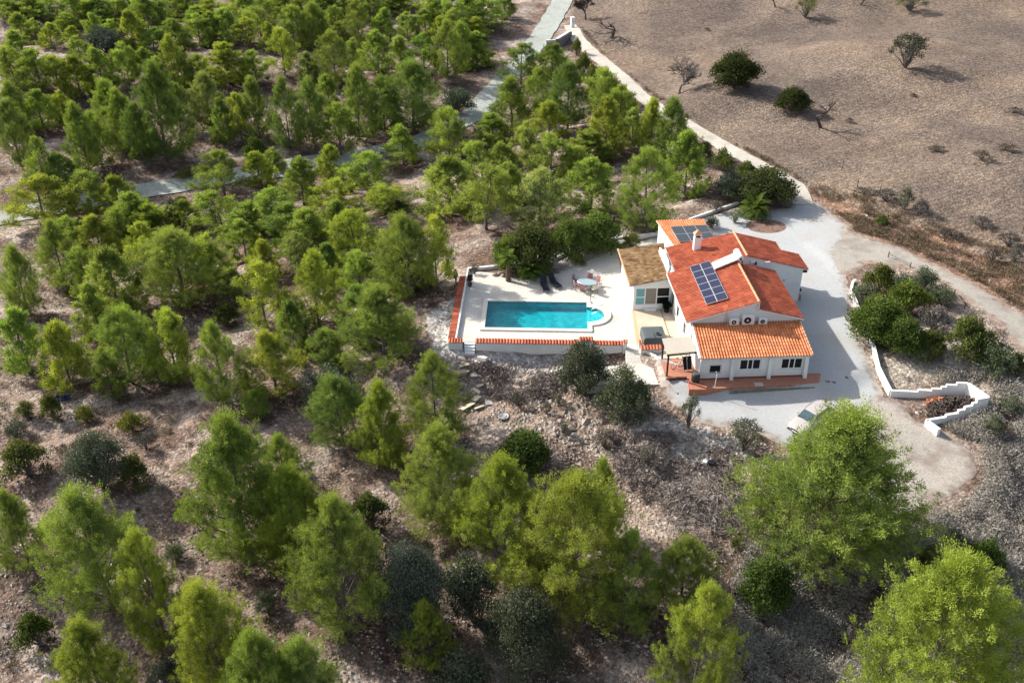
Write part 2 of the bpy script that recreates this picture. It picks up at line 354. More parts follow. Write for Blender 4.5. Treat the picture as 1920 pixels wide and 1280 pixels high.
def seg_dist(X, Y, poly, closed=True):
    D = np.full(X.shape, 1e9); n = len(poly)
    for i in range(n if closed else n - 1):
        ax, ay = poly[i][0], poly[i][1]; bx, by = poly[(i + 1) % n][0], poly[(i + 1) % n][1]
        vx, vy = bx - ax, by - ay; t = np.clip(((X - ax) * vx + (Y - ay) * vy) / (vx * vx + vy * vy + 1e-9), 0, 1)
        D = np.minimum(D, np.hypot(X - ax - t * vx, Y - ay - t * vy))
    return D
def inside(X, Y, poly):
    r = np.zeros(X.shape, bool); n = len(poly)
    for i in range(n):
        ax, ay = poly[i][0], poly[i][1]; bx, by = poly[(i + 1) % n][0], poly[(i + 1) % n][1]
        c = ((ay > Y) != (by > Y)) & (X < (bx - ax) * (Y - ay) / (by - ay + 1e-12) + ax); r ^= c
    return r
def sdist(X, Y, poly): return np.where(inside(X, Y, poly), -1.0, 1.0) * seg_dist(X, Y, poly)
def smooth(a, b, x): t = np.clip((x - a) / (b - a), 0, 1); return t * t * (3 - 2 * t)
FLATS = []          # (polygon, level) of surfaces laid level into the slope
def base_h(X, Y):
    X = np.asarray(X, float); Y = np.asarray(Y, float); num = np.zeros(X.shape); den = np.zeros(X.shape)
    for cx, cy, cz in CP:
        w = 1.0 / ((X - cx) ** 2 + (Y - cy) ** 2 + 14.0) ** 1.7; num += w * cz; den += w
    return num / den
def rough_h(X, Y):
    """small relief of the open ground"""
    r = 0
    for k, (fx, fy, a) in enumerate(((.31, .23, .16), (-.47, .61, .10), (.9, -.7, .06), (1.7, 1.3, .045), (-2.3, 1.9, .035), (.12, -.17, .3))):
        r = r + a * np.sin(fx * X + fy * Y + k * 1.7 + 1.3 * np.sin(.21 * X - .33 * Y + k))
    return r
ROADS = []          # (centre line in world, half width)
def terrain(X, Y, rough=True):
    X = np.asarray(X, float); Y = np.asarray(Y, float)
    h = base_h(X, Y)
    if rough:
        k = np.ones(X.shape)
        for line, hwid in ROADS:
            k = np.minimum(k, smooth(hwid + 1.3, hwid + 4.5, seg_dist(X, Y, line, False)))
        for poly in YARDS: k = np.minimum(k, smooth(0.6, 3.5, sdist(X, Y, poly)))
        if 'field' in ZONES: k = k * (1 - .65 * zone(X, Y, 'field'))
        h = h + rough_h(X, Y) * k
    d = sdist(X, Y, PLAT)
    return h * smooth(0.0, 1.2, d) - 0.10 * (1 - smooth(0.0, 1.2, d))
YARDS = []; ZONES = {}
def tz(x, y): return float(terrain(np.array([x]), np.array([y]))[0])
def gpix(px, py, rough=True, off=0.0):
    """ground point seen at a point of the photograph"""
    z = 0.0
    for _ in range(40):
        P = pix(px, py, z + off); z2 = float(terrain(np.array([P[0]]), np.array([P[1]]), rough)[0]); z += (z2 - z) * 0.6
        if abs(z2 - z) < 0.002: break
    return Vector(pix(px, py, z))
def gp(pts): return [gpix(x, y, False)[:] for x, y in pts]

ROADPX = [(-60,420),(0,410),(70,396),(150,382),(230,366),(300,354),(380,341),(480,325),(560,313),(640,300),(720,284),(790,265),(850,238),(895,208),(925,175),(950,148),(975,118),(1000,88),(1022,58),(1040,28),(1055,0),(1070,-40),(1095,-90)]
DRIVEPX = [(1068,48),(1080,68),(1104,96),(1142,126),(1180,158),(1222,196),(1290,236),(1340,265),(1392,294),(1445,322),(1490,350),(1507,385)]
YARDPX = [(1312,408),(1384,388),(1440,392),(1478,388),(1490,368),(1520,372),(1560,398),(1596,425),(1590,452),(1572,474),(1592,520),(1603,560),(1604,600),(1622,640),(1640,690),(1662,738),(1640,775),(1590,830),(1540,862),(1490,850),(1430,822),(1385,806),(1330,800),(1290,788),(1255,758),(1232,722),(1228,690),(1212,655),(1180,640),(1160,560),(1150,480),(1180,455),(1235,440)]
TRACKPX = [(1525,500),(1530,470),(1545,440),(1590,432),(1640,446),(1700,466),(1770,498),(1830,530),(1890,568),(1960,610),(1960,700),(1900,652),(1858,600),(1805,562),(1762,532),(1700,506),(1630,496),(1600,515),(1560,520)]
TURNPX = [(1600,740),(1662,736),(1690,752),(1722,786),(1775,806),(1828,846),(1840,895),(1796,930),(1745,966),(1700,985),(1640,965),(1590,930),(1530,885),(1510,860),(1560,800)]
turn_w = gp(TURNPX)
yard_w = gp(YARDPX); track_w = gp(TRACKPX)
YARDS += [yard_w, track_w, turn_w]
road_w = gp(ROADPX); drive_w = gp(DRIVEPX)
ROADS += [(road_w, 2.6), (drive_w, 1.3)]

ZONES = {} ; ZONES_ = {
 'field': (gp([(1050,-120),(1072,20),(1085,66),(1150,122),(1240,196),(1310,236),(1400,285),(1500,340),(1600,384),(1700,416),(1790,446),(1870,490),(2100,600),(2100,-120)]), 1.2),
 'bank': (gp([(1490,345),(1600,384),(1700,416),(1790,446),(1870,490),(2000,560),(2000,640),(1890,568),(1830,530),(1760,494),(1690,462),(1610,436),(1560,396)]), 1.0),
 'pale': (gp([(800,560),(850,545),(848,640),(900,664),(1130,664),(1235,700),(1260,760),(1420,815),(1440,905),(1330,965),(1200,960),(1160,860),(1040,830),(960,790),(880,770),(820,680),(770,620)]), 1.6),
 'scrubby': (gp([(1700,700),(1850,700),(1960,720),(2100,1400),(1380,1400),(1360,1100),(1400,1010),(1640,1000),(1760,985),(1850,910),(1850,830),(1740,800),(1840,790),(1850,740),(1700,712)]), 1.5),
 'dust_near': (gp([(800,600),(850,560),(850,655),(900,662),(1130,664),(1120,690),(1040,705),(980,690),(900,690),(850,690),(810,660)]), .8),
 'dust_low': (gp([(1180,775),(1290,795),(1400,830),(1410,880),(1340,900),(1290,870),(1230,850),(1190,820)]), 1.0),
 'sandy': (gp([(1600,600),(1604,560),(1650,560),(1880,640),(1960,700),(1960,760),(1840,740),(1800,712),(1690,732),(1662,738),(1640,690)]) , 1.2),
}
ZONES.update(ZONES_)
def zone(X, Y, nm):
    poly, s = ZONES[nm]; return np.clip(0.5 - sdist(X, Y, poly) / (2 * s), 0, 1)

def grid_axis(a, b, fine, lo, hi, steps):
    c = list(np.arange(a, b + fine / 2, fine)); g = fine; x = b
    out = []
    while x < hi: g *= 1.35; x += g; out.append(x)
    g = fine; x = a; inn = []
    while x > lo: g *= 1.35; x -= g; inn.append(x)
    return np.array(inn[::-1] + c + out)
M_GROUND = ground_mat()
def build_ground():
    gx = np.concatenate([np.arange(-1500, -130, 80), np.arange(-130, -56, 1.4), np.arange(-56, 62, 0.55), np.arange(62, 135, 1.4), np.arange(140, 1500, 80)])
    gy = np.concatenate([np.arange(-200, 24, 16), np.arange(24, 112, 0.55), np.arange(112, 150, .9), np.arange(150, 240, 1.6), np.arange(245, 2600, 70)])
    X, Y = np.meshgrid(gx, gy); shp = X.shape; X = X.ravel(); Y = Y.ravel()
    Z = terrain(X, Y)
    # hollow below the pool so that its basin is free
    lx = (X - O_P.x) * math.cos(A_P) - (Y - O_P.y) * math.sin(A_P); ly = (X - O_P.x) * math.sin(A_P) + (Y - O_P.y) * math.cos(A_P)
    Z = np.where((lx > -1.0) & (lx < 12.0) & (ly > -0.9) & (ly < 5.7), -2.6, Z)
    ny, nx = shp; i = np.arange(ny * nx).reshape(ny, nx)
    Fc = np.stack([i[:-1, :-1], i[:-1, 1:], i[1:, 1:], i[1:, :-1]], -1).reshape(-1, 4)
    at = {k: zone(X, Y, k) for k in ZONES}
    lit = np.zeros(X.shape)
    for q in LITTER_SHADE:
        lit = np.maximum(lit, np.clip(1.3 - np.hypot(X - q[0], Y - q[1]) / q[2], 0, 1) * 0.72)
    at['litter_shade'] = np.maximum(lit, .58 * at['scrubby']) * (1 - at['field'])  # darkens soil under trees and scrub: litter plus painted shade
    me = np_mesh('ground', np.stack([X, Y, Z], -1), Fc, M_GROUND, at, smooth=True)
    o = bpy.data.objects.new('ground', me); link(o); tag(o, kind='structure')
LITTER_SHADE = []  # (x, y, radius) of ground darkened for litter and painted plant shade

def drape(name, poly, dz, mat_, step=0.8, hole=None, jag=0.0, flat=None, kind='structure', parent=None):
    """a sheet over the ground inside a polygon; edges can be ragged"""
    P = [Vector(p[:2]) for p in poly]; B = []
    for i in range(len(P)):
        a, b = P[i], P[(i + 1) % len(P)]; L_ = (b - a).length; n = max(1, int(L_ / step))
        nrm = Vector(((b - a).y, -(b - a).x)).normalized() if L_ > 0 else Vector((0, 0))
        for k in range(n):
            q = a.lerp(b, k / n)
            if jag and not (k == 0 and False): q = q + nrm * rnd.uniform(-jag, jag)
            B.append(q)
    nb = len(B); pts = list(B); edges = [(i, (i + 1) % nb) for i in range(nb)]
    H = [Vector(p[:2]) for p in hole] if hole else None
    if H:
        s = len(pts); pts += H; edges += [(s + i, s + (i + 1) % len(H)) for i in range(len(H))]
    X0, X1 = min(p.x for p in B), max(p.x for p in B); Y0, Y1 = min(p.y for p in B), max(p.y for p in B)
    if flat is None:
        gx, gy = np.meshgrid(np.arange(X0, X1, step), np.arange(Y0, Y1, step)); gx = gx.ravel(); gy = gy.ravel()
        bb = [(p.x, p.y) for p in B]; ok = sdist(gx, gy, bb) < -step * 0.45
        if H: ok &= sdist(gx, gy, [(p.x, p.y) for p in H]) > step * 0.45
        pts += [Vector((a, b)) for a, b in zip(gx[ok], gy[ok])]
    r = delaunay_2d_cdt(pts, edges, [], 0, 1e-4)
    V = np.array([(p.x, p.y) for p in r[0]]); T = [t for t in r[2]]
    C = np.array([V[list(t)].mean(0) for t in T]); ok = inside(C[:, 0], C[:, 1], [(p.x, p.y) for p in B])
    if H: ok &= ~inside(C[:, 0], C[:, 1], [(p.x, p.y) for p in H])
    T = [t for t, k in zip(T, ok) if k]
    Z = (terrain(V[:, 0], V[:, 1]) + dz) if flat is None else np.full(len(V), flat)
    if flat is None and jag:        # the loose edge dips into the soil
        Z -= (dz + .03) * (1 - np.clip(seg_dist(V[:, 0], V[:, 1], [(p.x, p.y) for p in B]) / .75, 0, 1))
    me = bpy.data.meshes.new(name); me.from_pydata([(a, b, c) for (a, b), c in zip(V, Z)], [], [tuple(t) for t in T]); me.materials.append(mat_)
    for p_ in me.polygons: p_.use_smooth = True
    ea = me.attributes.new('edge', 'FLOAT', 'POINT'); ea.data.foreach_set('value', np.clip(seg_dist(V[:, 0], V[:, 1], [(p.x, p.y) for p in P]) / 1.6, 0, 1).astype(np.float32))
    me.update(); o = bpy.data.objects.new(name, me); link(o, parent)
    if kind: o['kind'] = kind
    return o

def ribbon(name, line, half, dz, mat_, sub=1.2, wob=0.0):
    """a road: cross-section swept along a line over the ground"""
    L_ = [Vector(p[:2]) for p in line]; pts = []
    for i in range(len(L_) - 1):
        p0, p1, p2, p3 = L_[max(i - 1, 0)], L_[i], L_[i + 1], L_[min(i + 2, len(L_) - 1)]
        n = max(2, int((p2 - p1).length / sub))
        for k in range(n):
            t = k / n
            pts.append(0.5 * ((2 * p1) + (-p0 + p2) * t + (2 * p0 - 5 * p1 + 4 * p2 - p3) * t * t + (-p0 + 3 * p1 - 3 * p2 + p3) * t ** 3))
    pts.append(L_[-1]); V = []; W_ = [-1, -0.6, -0.2, 0.2, 0.6, 1]
    for i, p in enumerate(pts):
        d = (pts[min(i + 1, len(pts) - 1)] - pts[max(i - 1, 0)]).normalized(); nr = Vector((-d.y, d.x))
        a = half + wob * rnd.uniform(-1, 1); b = half + wob * rnd.uniform(-1, 1)
        for w in W_: V.append(p + nr * w * (a if w > 0 else b))
    V = np.array([(p.x, p.y) for p in V]); Z = terrain(V[:, 0], V[:, 1]) + dz
    n = len(W_); Fc = [(i * n + k, (i + 1) * n + k, (i + 1) * n + k + 1, i * n + k + 1) for i in range(len(pts) - 1) for k in range(n - 1)]
    me = np_mesh(name, np.column_stack([V, Z]), Fc, mat_, smooth=True)
    me.flip_normals()
    o = bpy.data.objects.new(name, me); link(o); tag(o, kind='structure'); return o
# ------------------------------------------------------------------ setting: ground and its surfaces
M_GRAVEL = loose_mat('white_gravel', (0.365, 0.370, 0.368), (0.475, 0.48, 0.478), 30, patch=(0.40, 0.375, 0.34), pscale=0.22, cell=17, rim=(0.34, 0.29, 0.25))
M_TURN = loose_mat('sandy_gravel', (0.30, 0.265, 0.225), (0.46, 0.42, 0.365), 26, patch=(0.27, 0.22, 0.185), pscale=0.45, cell=14, rim=(0.26, 0.21, 0.18))
M_TRACK = loose_mat('beige_track', (0.29, 0.262, 0.222), (0.40, 0.368, 0.32), 18, patch=(0.24, 0.21, 0.178), pscale=0.35, cell=12, rim=(0.27, 0.20, 0.155))
M_ROAD = loose_mat('old_road_surface', (0.30, 0.325, 0.29), (0.42, 0.445, 0.405), 20, patch=(0.32, 0.31, 0.27), pscale=0.5, bump=0.2, cell=5)
M_DRIVE = loose_mat('pale_drive', (0.42, 0.385, 0.33), (0.50, 0.46, 0.395), 12, patch=(0.35, 0.315, 0.265), pscale=0.4, bump=0.15, cell=4)
M_PAVE = paving_mat('cream_paving', (0.64, 0.60, 0.53), (0.42, 0.38, 0.32), 0.62, 0.40)
M_PAVE2 = paving_mat('sand_paving', (0.60, 0.50, 0.385), (0.44, 0.36, 0.27), 0.5, 0.35)
M_BED = loose_mat('grey_bed_gravel', (0.26, 0.235, 0.21), (0.56, 0.53, 0.49), 20, patch=(0.2, 0.16, 0.14), pscale=0.5, cell=8)
M_SOILBED = loose_mat('brown_bed_soil', (0.13, 0.08, 0.06), (0.26, 0.17, 0.13), 12, cell=6)

# ------------------------------------------------------------------ plants
def rand_dirs(n, zmin=-1.0):
    z = NR.uniform(zmin, 1, n); t = NR.uniform(0, 2 * math.pi, n); r = np.sqrt(1 - z * z)
    return np.stack([r * np.cos(t), r * np.sin(t), z], -1)

def tufts(C, R, n, ln, wd, tone, zmin=-0.45, flat=0.75, jit=0.35, shell=(0.55, 1.0), card=0.6):
    """needle tufts on puffs: small kites, part lying over the puff's surface, part pointing out of it"""
    Vs = []; Ts = []
    for c, r, k, tn in zip(C, R, n, tone):
        d = rand_dirs(k, zmin); s = NR.uniform(shell[0], shell[1], (k, 1)); ax_ = NR.uniform(.7, 1.35, 3) * np.array([1, 1, flat])
        base = c + d * s * r * ax_ + NR.normal(0, .16 * r, (k, 3))
        out = d + NR.normal(0, jit, (k, 3)) + np.array([0, 0, 0.2]); out /= np.linalg.norm(out, axis=1, keepdims=True)
        tan = np.cross(out, rand_dirs(k)); tan /= np.linalg.norm(tan, axis=1, keepdims=True) + 1e-9
        isc = (NR.random(k) < card)[:, None]
        dr = np.where(isc, tan + out * 0.25 + np.array([0, 0, 0.25]), out); dr /= np.linalg.norm(dr, axis=1, keepdims=True)
        sd = np.where(isc, np.cross(out, dr), tan); sd /= np.linalg.norm(sd, axis=1, keepdims=True) + 1e-9
        l = ln * NR.uniform(0.7, 1.3, (k, 1)); w = wd * NR.uniform(0.7, 1.3, (k, 1))
        Vs.append(np.stack([base - dr * l * 0.4 - sd * w * 0.3, base + sd * w, base + dr * l * 0.6, base - sd * w], 1).reshape(-1, 3))
        Ts.append(np.repeat(np.clip(tn + NR.normal(0, 0.16, k), 0, 1), 4))
    V = np.concatenate(Vs); return V, np.arange(len(V)).reshape(-1, 4), np.concatenate(Ts)

M_PINE = foliage('pine_needles', (0.108, 0.152, 0.046), (0.390, 0.465, 0.100), 0.38, (1.12, 1.12, .62))
M_LEAF = foliage('bush_leaves', (0.070, 0.088, 0.034), (0.205, 0.218, 0.085), 0.32)
M_OLIVE = foliage('grey_green_leaves', (0.075, 0.085, 0.052), (0.19, 0.205, 0.145), 0.15, (1.0, 1.05, 0.7))
M_DRYLEAF = foliage('dry_scrub_leaves', (0.12, 0.105, 0.085), (0.30, 0.275, 0.235), 0.10, (1, 1, 0.9))

def make_pine(H, Wd, seed, nb=34, ntw=22, nt=36, tl=0.18, tw=0.027, low=0.08, ce=0.75, lean=0.03, gap=0.0, sl=(.062, .115)):
    """crown mesh and trunk mesh of a loose young Aleppo pine: limbs sweep up and out, brush-like sprays stand on their ends"""
    q = random.Random(seed); tr = MB()
    ax, ay = q.uniform(-1, 1) * lean * H, q.uniform(-1, 1) * lean * H
    def A(t): return Vector((ax * t * t + 0.015 * H * math.sin(4 * t + seed) * t, ay * t * t + 0.015 * H * math.cos(3.4 * t + seed) * t, H * t * 0.95))
    tr.tube([A(i / 9) for i in range(10)], [H * 0.016 * (1 - i / 9) ** 0.8 + 0.012 for i in range(10)], 7)
    TB = []; TD = []; TL = []; TT = []          # sprays: base, direction, length, tone
    lob = [(q.uniform(0, 2 * math.pi), q.uniform(0.70, 1.28), q.uniform(.1, .9)) for _ in range(7)]
    for i in range(nb):
        t = low + (0.97 - low) * ((i + q.random()) / nb) ** 0.9; az = i * 2.39996 + q.uniform(-.6, .6); s = (t - low) / (1 - low)
        if q.random() < gap: continue
        prof = min(1.0, (s + 0.40) / 0.66) * max(0.03, 1 - s ** 1.8) ** ce
        lb = 1.0
        for a_, g_, h_ in lob: lb += (g_ - 1) * max(0, math.cos(az - a_)) ** 2 * math.exp(-((s - h_) / .28) ** 2) * 1.3
        L_ = Wd / 2 * 1.12 * prof * lb * q.uniform(0.72, 1.12)
        e = A(t) + Vector((math.cos(az) * L_, math.sin(az) * L_, q.uniform(-.02, .03) * H)); z0 = max(0.04, t - (0.10 + 0.10 * q.random()) - L_ / H * 0.35)
        b0 = A(z0); e.z = max(e.z, 0.5); mid = b0.lerp(e, 0.55) + Vector((math.cos(az), math.sin(az), 0)) * L_ * 0.12 - Vector((0, 0, 0.05 * L_))
        tr.tube([b0, mid, e], [H * 0.0058 * (1.15 - s) + 0.006, H * 0.0035 * (1.15 - s) + 0.005, 0.005], 4, cap=False)
        tn = q.uniform(0.25, 0.8); bd = (e - mid).normalized()
        for j in range(ntw):
            f = 1 - 0.62 * q.random() ** 1.9
            p = b0.lerp(mid, f * 2) if f < 0.5 else mid.lerp(e, f * 2 - 1)
            sp = Wd * 0.066 * (1.25 - 0.4 * s)
            base = p + Vector((q.gauss(0, sp), q.gauss(0, sp), q.gauss(0, sp * .55)))
            dr = (bd * q.uniform(.2, .8) + Vector((q.gauss(0, .45), q.gauss(0, .45), q.uniform(.35, 1.1)))).normalized(); ln = Wd * q.uniform(*sl) + .05
            if base.z < 0.3: base.z = 0.3 + q.random() * .3
            if j % 2 == 0: tr.tube([p, base + dr * ln * .5], [.011, .004], 3, cap=False)
            TB.append(tuple(base)); TD.append(tuple(dr)); TL.append(ln); TT.append(min(1, max(0, tn + q.gauss(0, .13))))
    for j in range(ntw):
        p = A(1.0) + Vector((q.gauss(0, Wd * .04), q.gauss(0, Wd * .04), -q.random() * H * 0.07)); TB.append(tuple(p)); TD.append((q.gauss(0, .25), q.gauss(0, .25), 1)); TL.append(Wd * .12); TT.append(.75)
    B = np.repeat(np.array(TB), nt, 0); D = np.repeat(np.array(TD), nt, 0); LN = np.repeat(np.array(TL), nt)[:, None]; T = np.repeat(np.array(TT), nt); k = len(B)
    f = NR.random((k, 1)) ** .7; rad = rand_dirs(k); base = B + D * LN * f + rad * LN * .60 * NR.random((k, 1)) ** .5 * (1.05 - .35 * f)
    dr = D * .9 + rad * .75 + NR.normal(0, .2, (k, 3)); dr /= np.linalg.norm(dr, axis=1, keepdims=True)
    cen = np.array([0, 0, H * .4]); out = (base - cen); out /= np.linalg.norm(out, axis=1, keepdims=True); nn = out * .7 + rad * .7 + np.array([0, 0, .35]) + NR.normal(0, .3, (k, 3))
    sd = np.cross(nn, dr); sd /= np.linalg.norm(sd, axis=1, keepdims=True) + 1e-9
    l = tl * NR.uniform(.7, 1.3, (k, 1)); w = tw * NR.uniform(.7, 1.3, (k, 1))
    V = np.stack([base - dr * l * .35 - sd * w * .3, base + sd * w, base + dr * l * .65, base - sd * w], 1).reshape(-1, 3)
    tone = np.repeat(np.clip(T + NR.normal(0, .15, k), 0, 1), 4)
    cm = np_mesh('crown', V, np.arange(len(V)).reshape(-1, 4), M_PINE, {'tone': tone})
    me = bpy.data.meshes.new('trunk'); me.from_pydata(tr.v, [], tr.f); me.materials.append(M_BARK); me.polygons.foreach_set('use_smooth', [True] * len(me.polygons)); me.update()
    w = (np.percentile(V[:, 0], 97.8) - np.percentile(V[:, 0], 2.2) + np.percentile(V[:, 1], 97.8) - np.percentile(V[:, 1], 2.2)) / 2
    return dict(crown=cm, trunk=me, H=float(V[:, 2].max()), W=float(w))

def make_bush(H, Wd, seed, material, nl=9, dens=420, tl=0.13, tw=0.05, stems=7, zmin=-0.5, twig=None, tone=(0.2, 0.8), low=0.10, puffr=(0.13, 0.22), mul=2.2):
    q = random.Random(seed); st = MB(); C = []; R = []; K = []; T = []
    nl = int(nl * mul); dens = dens * 1.15
    for i in range(nl):
        a = i * 2.4 + q.random(); f = math.sqrt((i + .3) / nl); rr = Wd * 0.5 * 0.84 * f * q.uniform(.72, 1.22) if i else 0
        hh = H * (low + (0.84 - low) * math.sqrt(max(0, 1 - f * f * .97)) * q.uniform(0.62, 1.18))
        c = np.array([math.cos(a) * rr, math.sin(a) * rr, max(hh, H * 0.2)]); r = Wd * q.uniform(*puffr)
        C.append(c); R.append(r); K.append(int(dens * r * r)); T.append(q.uniform(*tone))
        st.tube([(0, 0, 0), (c[0] * .45, c[1] * .45, c[2] * .55), tuple(c)], [0.02 * H + .01, 0.012 * H + .006, .006], 4, cap=False)
        for _ in range(stems):
            d = rand_dirs(1, -0.2)[0] * r * 0.9; st.tube([tuple(c - [0, 0, r * .3]), tuple(c + d)], [.012, .004], 3, cap=False)
    V, Fc, tn = tufts(C, R, K, tl, tw, T, zmin=zmin, flat=0.8, jit=0.7, shell=(0.45, 1.0))
    V[:, 2] = np.maximum(V[:, 2], 0.02)
    cm = np_mesh('foliage', V, Fc, material, {'tone': tn})
    me = bpy.data.meshes.new('stems'); me.from_pydata(st.v, [], st.f); me.materials.append(twig or M_TWIG); me.update()
    w = (np.percentile(V[:, 0], 99.3) - np.percentile(V[:, 0], .7) + np.percentile(V[:, 1], 99.3) - np.percentile(V[:, 1], .7)) / 2
    return dict(crown=cm, trunk=me, H=float(V[:, 2].max()), W=float(w))

def make_bare(H, Wd, seed, levels=5, spread=0.55, mat_=None, gnarl=0.25, split=3):
    q = random.Random(seed); st = MB()
    def grow(p, d, L_, r, lv):
        pts = [p]; rr = [r]
        for k in range(3):
            d = (d + Vector((q.gauss(0, gnarl), q.gauss(0, gnarl), q.gauss(0, gnarl * .5))) * 0.6).normalized(); p = p + d * L_ / 3; pts.append(p); rr.append(r * (1 - .14 * (k + 1)))
        st.tube(pts, rr, 5 if lv > 1 else 3, cap=False)
        if lv <= 0: return
        for k in range(split if lv > 1 else split + 1):
            nd = (d + Vector((q.gauss(0, spread), q.gauss(0, spread), q.gauss(0.1, spread * .55)))).normalized()
            if nd.z < -0.15: nd.z = 0.05
            grow(pts[-1 if k < 2 else -2], nd, L_ * q.uniform(.62, .85), max(.009, r * 0.60), lv - 1)
    grow(Vector((0, 0, 0)), Vector((q.gauss(0, .15), q.gauss(0, .15), 1)), H * 0.27, H * 0.035, levels)
    V = np.array(st.v); me = bpy.data.meshes.new('branches'); me.from_pydata(st.v, [], st.f); me.materials.append(mat_ or M_DTWIG); me.update()
    return dict(crown=None, trunk=me, H=float(V[:, 2].max()), W=float(np.ptp(V[:, 0]) * .5 + np.ptp(V[:, 1]) * .5))

def place(tpl, name, loc, sx, sz, rz, color, label, cat, group=None, pname=('trunk', 'crown')):
    if pname[0] == 'stems': g_ = sum(color) / 3; color = tuple(v * .66 + g_ * .34 for v in color)
    e = empty(name, loc, rz, label, cat, group)
    for k, key in ((0, 'trunk'), (1, 'crown')):
        if tpl[key] is None: continue
        o = bpy.data.objects.new(pname[k], tpl[key]); o.scale = (sx, sx, sz); o.color = (*color, 1); link(o, e)
    return e

def solve(xt, yt, yb, w):
    """base on the ground, height and width in metres of an upright thing seen from (xt, yt) down to yb"""
    xb = xt
    for _ in range(3):
        B = gpix(xb, yb); lo, hi = 0.1, 30
        for _ in range(24):
            h = (lo + hi) / 2; u = proj((B.x, B.y, B.z + h))
            if u[1] > yt: lo = h
            else: hi = h
        xb += xt - u[0]
    return B, h, w * (u[2]) / F

SM = [(6.4, 4.0, 1, .75, .08, 34, .03, 0), (6.0, 4.6, 2, .62, .06, 32, .05, .1), (6.6, 3.5, 3, .85, .05, 34, .03, 0), (5.8, 4.2, 4, .70, .14, 30, .06, .15), (6.4, 4.4, 5, .55, .10, 30, .04, .25), (6.2, 3.9, 6, .9, .04, 36, .02, 0),
      (6.4, 4.3, 7, .6, .18, 28, .10, .2), (6.6, 3.8, 8, .8, .06, 34, .05, .1), (6.0, 4.2, 9, .7, .05, 34, .04, .3), (6.5, 3.7, 10, .65, .10, 32, .08, .05), (5.6, 4.4, 11, .8, .03, 32, .03, .1), (6.8, 3.9, 12, .6, .2, 26, .06, .1)]
PINES = [make_pine(H_, W_, s_, nb=n_, low=l_, ce=c_, lean=e_, gap=g_) for H_, W_, s_, c_, l_, n_, e_, g_ in SM]
BK = dict(tl=.125, tw=.018, ntw=42, nt=58, sl=(.040, .078))
BIGP = [make_pine(9.5, 6.4, 21, nb=48, ce=.75, **BK), make_pine(9.8, 6.0, 22, nb=46, ce=.9, gap=.1, **BK), make_pine(9.2, 6.6, 23, nb=44, low=.12, ce=.65, gap=.1, **BK), make_pine(9.5, 5.4, 24, nb=44, ce=.8, gap=.05, lean=.05, **BK), make_pine(9.4, 6.0, 26, nb=46, ce=.7, gap=.12, **BK), make_pine(9.6, 6.6, 27, nb=54, ce=1.15, gap=.05, **BK)]
CROPS = {'A': (0, 0), 'B': (560, 0), 'C': (0, 400), 'G': (560, 400), 'D': (0, 850), 'E': (640, 850), 'P': None}
ORD = 'first second third fourth fifth sixth seventh eighth ninth tenth eleventh twelfth thirteenth fourteenth fifteenth sixteenth seventeenth eighteenth nineteenth twentieth twenty-first twenty-second twenty-third twenty-fourth twenty-fifth twenty-sixth twenty-seventh twenty-eighth twenty-ninth thirtieth thirty-first thirty-second thirty-third thirty-fourth thirty-fifth thirty-sixth thirty-seventh thirty-eighth thirty-ninth fortieth'.split()
HUES = {'b': (1.12, 1.05, 0.85), 'd': (0.72, 0.80, 0.90), 'p': (1.08, 1.0, 1.5), '': (0.95, 0.97, 0.98)}
HWORD = {'b': 'bright yellow-green', 'd': 'dark green', 'p': 'pale thin', '': 'mid-green'}
